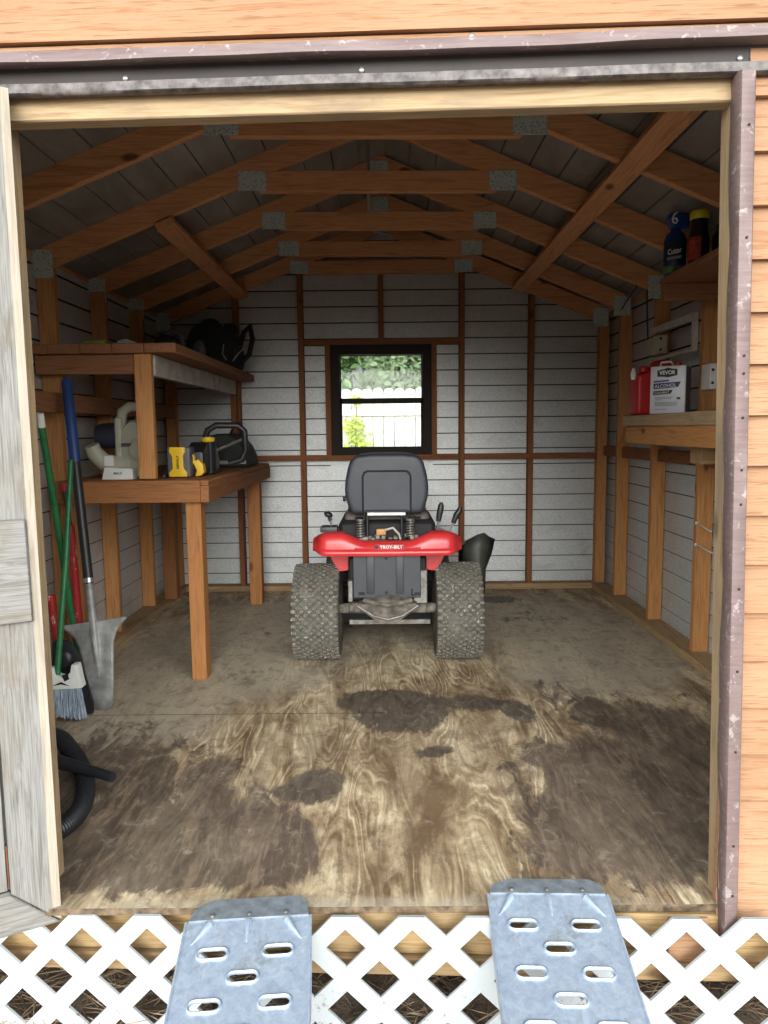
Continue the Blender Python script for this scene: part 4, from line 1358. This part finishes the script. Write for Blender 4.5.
# ---- right wall: lower shelf with gas can and solvent tin
ls = root('lower_shelf', (1.45, 3.5, 1.14), 'plank shelf on the stud wall carrying the gas can and white tin', 'shelf')
MB().span((1.29, 2.85, 1.208), (1.565, 4.08, 1.265), .004).build('shelf_board', 'jamb_y', ls)
MB().span((1.30, 2.85, 1.115), (1.34, 4.06, 1.207), .004).build('shelf_apron', 'frame_y', ls)
MB().span((1.34, 3.40, 1.13), (1.565, 3.44, 1.207), .003).build('shelf_cleat', 'frame_x', ls)
MB().span((1.34, 4.02, 1.13), (1.565, 4.06, 1.207), .003).build('shelf_cleat', 'frame_x', ls)
MB().span((1.385, 3.28, 1.035), (1.565, 3.40, 1.114), .003).build('bracket_block', 'plate_x', ls)
gc = root('gas_can', (1.40, 3.99, 1.284), 'red plastic gas can partly behind the white printed tin', 'gas can', rot=(0, 0, 0))
MB().prism([(1.312, 1.285), (1.535, 1.285), (1.54, 1.48), (1.50, 1.515), (1.38, 1.515), (1.312, 1.49)], 3.92, 4.06, 'xz', .02, 3).build('can_body', 'gascan', gc, 60)
MB().tube([(1.40, 3.99, 1.505), (1.41, 3.99, 1.548), (1.45, 3.99, 1.56), (1.50, 3.99, 1.55), (1.515, 3.99, 1.508)], .013, 10).build('handle', 'gascan', gc, 60)
MB().lathe([(.026, 1.51), (.028, 1.535), (.02, 1.54)], (1.365, 3.99, 0), 'z', 20).build('spout_cap', 'gascan', gc)
MB().lathe([(.012, -.03), (.016, 0), (.006, .03)], (1.304, 3.97, 1.50), 'z', 14).build('vent_plug', 'white', gc)
tn = root('solvent_tin', (1.418, 3.75, 1.284), 'white rectangular tin with black and purple print beside the gas can', 'tin', rot=(0, 0, math.radians(-36)))
tn.scale = (.87, .87, .9)
MB().span((-.098, -.058, .0015), (.098, .058, .262), .008, 2).build('tin_body', 'cartonwhite', tn, local=True)
MB().span((.0975, -.050, .008), (.0992, .050, .254), .0005).build('side_print', 'cartonside', tn, local=True)
MB().lathe([(.02, .262), (.022, .280), (.012, .283)], (.04, .0, 0), 'z', 20).build('screw_cap', 'redink', tn, local=True)
MB().tube([(-.06, 0, .262), (-.055, 0, .285), (.0, 0, .288), (.012, 0, .264)], .006, 8).build('carry_handle', 'white', tn, local=True)
pf = lambda x, z: frame_m((x, -.0605, z), (1, 0, 0), (0, 0, 1))
lg = MB().prism([(-.058, .205), (-.058, .238), (-.02, .246), (.0, .252), (.02, .246), (.052, .242), (.052, .209), (.02, .203), (.0, .199), (-.02, .203)], -.0592, -.0582, 'xz').build('logo_badge', 'ink', tn, local=True)
text('logo_lettering', 'VEVOR', .088, 'white', lg, frame_m((-.003, -.0597, .2255), (1, 0, 0), (0, 0, 1)), .022, .0004, 0, .02)
MB().prism([(-.078, .173), (.008, .178), (.006, .186), (-.078, .182)], -.0592, -.0582, 'xz').build('print_band', 'purple', tn, local=True)
b1 = MB().prism([(-.078, .137), (.058, .145), (.072, .174), (-.078, .168)], -.0592, -.0582, 'xz').build('print_band', 'purple', tn, local=True)
text('band_lettering', 'ALCOHOL', .118, 'white', b1, frame_m((-.012, -.0597, .1545), (1, .0, .05), (0, 0, 1)), .018, .0004)
b2 = MB().prism([(-.078, .104), (.018, .110), (.030, .130), (-.078, .126)], -.0592, -.0582, 'xz').build('print_band', 'ink', tn, local=True)
text('band_lettering', 'SOLVENT', .082, 'white', b2, frame_m((-.030, -.0597, .1165), (1, 0, .05), (0, 0, 1)), .011, .0004)
fp = MB()
for k, (z, wd_) in enumerate(((.092, .10), (.085, .095), (.078, .04), (.064, .125), (.058, .13), (.052, .125), (.046, .12), (.026, .07))):
    fp.span((-.07, -.0590, z - .0012), (-.07 + wd_, -.0582, z + .0012), 0)
fp.build('fine_print', 'greyink', tn, local=True)
MB().span((.052, -.0592, .078), (.072, -.0582, .090), 0).build('green_mark', 'greenink', tn, local=True)

gc.location.z -= .018
tn.location.z -= .018

# ---- right wall: upper shelf with bottles
us = root('upper_shelf', (1.5, 3.2, 1.88), 'high brown shelf beside the doorway holding the blue and the yellow-capped bottles', 'shelf')
MB().span((1.28, 2.60, 1.862), (1.565, 3.56, 1.8875), .003).build('shelf_board', 'shelfwood_y', us)
MB().span((1.285, 3.51, 1.785), (1.565, 3.55, 1.861), .003).build('shelf_cleat', 'shelfwood_x', us)
MB().span((1.535, 2.60, 1.785), (1.565, 3.50, 1.861), .003).build('shelf_cleat', 'shelfwood_y', us)
bb = root('spray_bottle', (1.415, 3.72, 1.916), 'blue hose-end spray bottle with curved white mark on the high shelf', 'bottle')
c = (1.415, 3.72, 0)
MB().lathe([(.044, 1.917), (.048, 1.925), (.048, 2.075), (.040, 2.10), (.022, 2.115), (.022, 2.13)], c, 'z', 28).build('bottle_body', 'bluebottle', bb, 60)
lw_ = MB().lathe([(.0484, 1.965), (.0488, 1.966), (.0488, 2.07), (.0484, 2.071)], c, 'z', 28).build('label_wrap', 'label', bb, 60)
MB().lathe([(.0484, 1.926), (.0488, 1.927), (.0488, 1.955), (.0484, 1.956)], c, 'z', 28).build('label_foot', 'greenlabel', bb, 60)
MB().prism([(1.395, 2.13), (1.47, 2.13), (1.475, 2.165), (1.465, 2.19), (1.385, 2.195), (1.375, 2.17)], 3.695, 3.745, 'xz', .008, 2).build('sprayer_head', 'bluebottle', bb, 60)
MB().tube([(1.470, 3.72, 2.17), (1.53, 3.71, 2.165)], [.016, .013], 12).build('sprayer_nozzle', 'bluebottle', bb)
MB().tube([(1.411, 3.690, 2.192), (1.398, 3.690, 2.185), (1.389, 3.690, 2.165), (1.393, 3.690, 2.148), (1.405, 3.690, 2.145), (1.412, 3.690, 2.155), (1.405, 3.690, 2.167), (1.394, 3.690, 2.163)], .0042, 8).build('spiral_mark', 'white', bb)
dirn = Vector((-1.415, -3.72, 0)).normalized()
side_ = Vector((-dirn.y, dirn.x, 0))
pos = Vector(c) + dirn * .0492
text('label_lettering', 'Cutter', .060, 'white', lw_, Matrix.Translation(-Vector(bb.location)) @ frame_m((pos.x, pos.y, 2.020), side_, (0, 0, 1)) @ Matrix.Rotation(.14, 4, 'Z'), .024, .001, .2, .02)
text('label_lettering', 'BACKYARD', .062, 'white', lw_, Matrix.Translation(-Vector(bb.location)) @ frame_m((pos.x, pos.y, 1.990), side_, (0, 0, 1)) @ Matrix.Rotation(.10, 4, 'Z'), .012, .001)
db = root('jug_bottle', (1.44, 3.50, 1.916), 'dark bottle with yellow cap and red label on the high shelf', 'bottle')
c = (1.44, 3.50, 0)
MB().lathe([(.040, 1.917), (.044, 1.925), (.044, 2.03), (.038, 2.06), (.034, 2.10), (.034, 2.115)], c, 'z', 28).build('bottle_body', 'darkbottle', db, 60)
MB().lathe([(.038, 2.112), (.040, 2.116), (.040, 2.142), (.036, 2.148), (.01, 2.149)], c, 'z', 28).build('bottle_cap', 'cap', db, 60)
rl = MB()
N = 14
rl.grid([[(c[0] + .0447 * math.cos(a), c[1] + .0447 * math.sin(a), z) for a in [math.radians(185 + 75 * k / N) for k in range(N + 1)]] for z in (1.94, 2.035)])
so_ = rl.build('front_label', 'redlabel', db, 60)
dk = root('motor_jug', (1.52, 3.60, 1.916), 'black jug standing behind the yellow-capped bottle on the high shelf', 'jug')
MB().lathe([(.034, 1.917), (.038, 1.925), (.038, 2.07), (.02, 2.10)], (1.524, 3.61, 0), 'z', 24).build('jug_body', 'black', dk, 60)
MB().lathe([(.020, 2.10), (.020, 2.12), (.005, 2.122)], (1.524, 3.61, 0), 'z', 18).build('jug_cap', 'navy', dk, 60)

bb.location = Vector(bb.location) + Vector((-.091, -.22, -.0285))
db.location = Vector(db.location) + Vector((-.09, -.20, -.0285))
dk.location = Vector(dk.location) + Vector((-.03, -.20, -.0285))

# ---- white frame, wall plates, cable, ties
wfm = root('wooden_rack', (1.60, 3.9, 1.5), 'white painted wooden frame fixed between studs above the gas can', 'rack')
MB().span((1.542, 3.79, 1.735), (1.566, 4.395, 1.775), .003).build('top_rail', 'whitepaint', wfm)
MB().span((1.542, 3.79, 1.58), (1.566, 3.825, 1.734), .003).build('end_rail', 'whitepaint', wfm)
MB().span((1.542, 3.826, 1.58), (1.566, 4.395, 1.60), .003).build('bottom_rail', 'whitepaint', wfm)
for nm, loc, w_, h_, lab in (('wall_plate', (1.535, 4.27, 1.66), .16, .10, 'beige blank electrical box under the white frame'), ('switch_plate', (1.535, 3.56, 1.435), .10, .12, 'pale blank switch plate with two screws on the stud by the door')):
    e = root(nm, loc, lab, 'electrical plate')
    MB().box(loc, (.05, w_, h_), (0, 0, 0), .006, 2).build('cover', 'beige' if nm == 'wall_plate' else 'white', e)
    for dz in (-.03, .03):
        MB().ball((loc[0] - .012, loc[1] - w_ / 2 - .001, loc[2] + dz), .007, (1, .5, 1), 2).build('screw', 'void', e)
MB().span((1.53, 3.52, 1.284), (1.566, 3.60, 1.373), .002).build('backing_block', 'frame_z', bpy.data.objects['switch_plate'])
cb = MB().tube([(1.555, 5.14, 1.93), (1.54, 4.9, 1.99), (1.535, 4.66, 2.06), (1.53, 4.46, 2.09), (1.535, 4.46, 1.9), (1.545, 4.46, 1.72)], .0045, 8).build('power_cable', 'black', None, 60)
tag(cb, 'thin black cable strung between the studs below the rafters', 'cable')
for (a, b), lab in ((((1.566, 3.73, .715), (1.55, 3.52, .70)), 'white plastic tie sticking out of the stud, upper one'), (((1.566, 3.73, .605), (1.55, 3.50, .60)), 'white plastic tie sticking out of the stud, lower one')):
    z_ = MB().bar(a, b, .010, .006).ball(a, .009, (1, 1, 1), 2).build('cable_tie', 'white', None)
    tag(z_, lab, 'cable tie', 'white ties on the stud')

# ================================================================= OUTSIDE, through the window
fe = root('picket_fence', (0, 11.4, -.35), 'bleached wooden picket fence with rounded tops beyond the window', 'fence')
for k in range(-13, 14):
    x = k * .163 + .03
    top = 1.83 + random.uniform(-.012, .012)
    hw = .0765
    poly = [(x - hw, -.33), (x + hw, -.33), (x + hw, top - .05)] + [(x + hw * math.cos(a), top - .05 + .06 * math.sin(a)) for a in [PI * q / 8 for q in range(1, 8)]] + [(x - hw, top - .05)]
    MB().prism(poly, 11.40, 11.42, 'xz', .002, 1).build('picket', 'fence', fe)
for z in (1.42, .1):
    MB().span((-2.2, 11.355, z), (2.2, 11.398, z + .09), .004).build('fence_rail', 'fence', fe)


def leaf_cloud(n, blobs, size, seed, squash=1.0):
    r = random.Random(seed)
    mb = MB()
    for k in range(n):
        bx, by, bz, R = blobs[r.randrange(len(blobs))]
        while True:
            d = Vector((r.uniform(-1, 1), r.uniform(-1, 1), r.uniform(-1, 1)))
            if .25 < d.length < 1:
                break
        p = Vector((bx, by, bz)) + Vector((d.x, d.y * squash, d.z)) * R
        m = Euler((r.uniform(0, 6.3), r.uniform(0, 6.3), r.uniform(0, 6.3))).to_matrix()
        s = size * r.uniform(.6, 1.3)
        vs = [p + m @ Vector(q) for q in ((0, -s, 0), (s * .45, -.2 * s, s * .12), (s * .4, s * .4, s * .1), (0, s, 0), (-s * .4, s * .4, s * .1), (-s * .45, -.2 * s, s * .12))]
        mb.quad(*[tuple(q) for q in vs])
    return mb


for i, (x, y, lab, mt, R) in enumerate(((-1.35, 13.7, 'leafy green tree behind the fence at the left edge of the upper window pane', 'leaf', 1.25), (.25, 16.6, 'pale green tree farther back in the middle of the upper window pane', 'leaf_pale', 1.2), (1.75, 13.7, 'leafy green tree behind the fence at the right edge of the upper window pane', 'leaf', 1.25))):
    tr_ = root('tree', (x, y, -.35), lab, 'tree', 'trees behind the fence')
    tk = MB().tube([(x, y, -.36), (x + .05, y, 1.2), (x - .05, y + .05, 2.6), (x, y, 3.6)], [.16, .13, .10, .04], 10)
    for k in range(5):
        a = k * 1.3
        tk.tube([(x, y, 1.4 + .3 * k), (x + .6 * math.cos(a), y + .6 * math.sin(a), 2.1 + .3 * k)], [.05, .015], 6)
    tk.build('trunk', 'bark', tr_, 60)
    rr = random.Random(i + 3)
    blobs = [(x + rr.uniform(-.55, .55), y + rr.uniform(-.45, .45), rr.uniform(1.1, 3.8), R * rr.uniform(.5, .7)) for _ in range(12)]
    leaf_cloud(5200, blobs, .085, i + 11).build('foliage', mt, tr_, 0, recalc=False)
vn = root('climbing_vine', (-.45, 11.2, -.35), 'yellow-green vine climbing the bleached fence', 'vine')
leaf_cloud(360, [(-.52, 11.2, 1.28, .16), (-.40, 11.2, 1.12, .2), (-.50, 11.2, .95, .18), (-.35, 11.2, .75, .2), (-.45, 11.2, .5, .2), (-.42, 11.2, .2, .2), (-.46, 11.2, 1.66, .07)], .055, 5, .3).build('vine_leaves', 'vine', vn, 0, recalc=False)
MB().tube([(-.44, 11.24, -.36), (-.42, 11.24, .3), (-.48, 11.24, .9), (-.46, 11.24, 1.5), (-.46, 11.24, 1.7)], [.012, .011, .01, .008, .004], 6).build('vine_stem', 'bark', vn)

# ================================================================= LIGHT
LOW_EL, LOW_S, HIGH_S, SIDE_S, BASE_S = 15, 13.5, 2.2, 5.0, .30
w = bpy.data.worlds.new('overcast_sky')
S.world = w
w.use_nodes = True
nt = w.node_tree
nt.nodes.clear()
out = nt.nodes.new('ShaderNodeOutputWorld')
bg = nt.nodes.new('ShaderNodeBackground')
tc = nt.nodes.new('ShaderNodeTexCoord')
sep = nt.nodes.new('ShaderNodeSeparateXYZ')
nt.links.new(tc.outputs['Generated'], sep.inputs[0])
rp_ = nt.nodes.new('ShaderNodeValToRGB')
mr = nt.nodes.new('ShaderNodeMapRange')
mr.inputs[1].default_value = -1
mr.inputs[2].default_value = 1
nt.links.new(sep.outputs['Z'], mr.inputs[0])
nt.links.new(mr.outputs[0], rp_.inputs[0])
e = rp_.color_ramp.elements
e[0].position, e[0].color = .47, (.30, .28, .25, 1)
e[1].position, e[1].color = 1.0, (.80, .90, 1.0, 1)
q = e.new(.52)
q.color = (1.0, .99, .95, 1)
# fill lobes added to the sky behind the viewer: low, high and both sides
nrm = nt.nodes.new('ShaderNodeVectorMath')
nrm.operation = 'NORMALIZE'
nt.links.new(tc.outputs['Generated'], nrm.inputs[0])


def sky_fill_lobe(el, az, r_in, r_out, strength):
    el, az = math.radians(el), math.radians(az)
    dot = nt.nodes.new('ShaderNodeVectorMath')
    dot.operation = 'DOT_PRODUCT'
    nt.links.new(nrm.outputs[0], dot.inputs[0])
    dot.inputs[1].default_value = (math.sin(az) * math.cos(el), -math.cos(az) * math.cos(el), math.sin(el))
    m = nt.nodes.new('ShaderNodeMapRange')
    m.interpolation_type = 'SMOOTHSTEP'
    m.inputs[1].default_value = math.cos(math.radians(r_out))
    m.inputs[2].default_value = math.cos(math.radians(r_in))
    m.inputs[3].default_value = 0.0
    m.inputs[4].default_value = strength
    nt.links.new(dot.outputs['Value'], m.inputs[0])
    return m.outputs[0]


def add(p, q):
    n = nt.nodes.new('ShaderNodeMath')
    n.operation = 'ADD'
    for k, v in enumerate((p, q)):
        if isinstance(v, float):
            n.inputs[k].default_value = v
        else:
            nt.links.new(v, n.inputs[k])
    return n.outputs[0]


sky_strength = add(add(sky_fill_lobe(LOW_EL, 2, 5, 22, LOW_S), sky_fill_lobe(44, -3, 14, 46, HIGH_S)), add(add(sky_fill_lobe(20, 40, 5, 28, SIDE_S), sky_fill_lobe(20, -40, 5, 28, SIDE_S)), BASE_S))  # lobes added to brighten the back wall, floor and side walls
nt.links.new(rp_.outputs[0], bg.inputs[0])
nt.links.new(sky_strength, bg.inputs[1])
nt.links.new(bg.outputs[0], out.inputs[0])
w.cycles.sampling_method = 'MANUAL'
w.cycles.sample_map_resolution = 512

S.view_settings.view_transform = 'Standard'
S.view_settings.look = 'None'
S.view_settings.exposure = 0.30
S.view_settings.gamma = 1.0
S.view_settings.use_curve_mapping = False
S.cycles.use_denoising = True
S.cycles.max_bounces = 10
S.cycles.diffuse_bounces = 6
S.cycles.transparent_max_bounces = 12
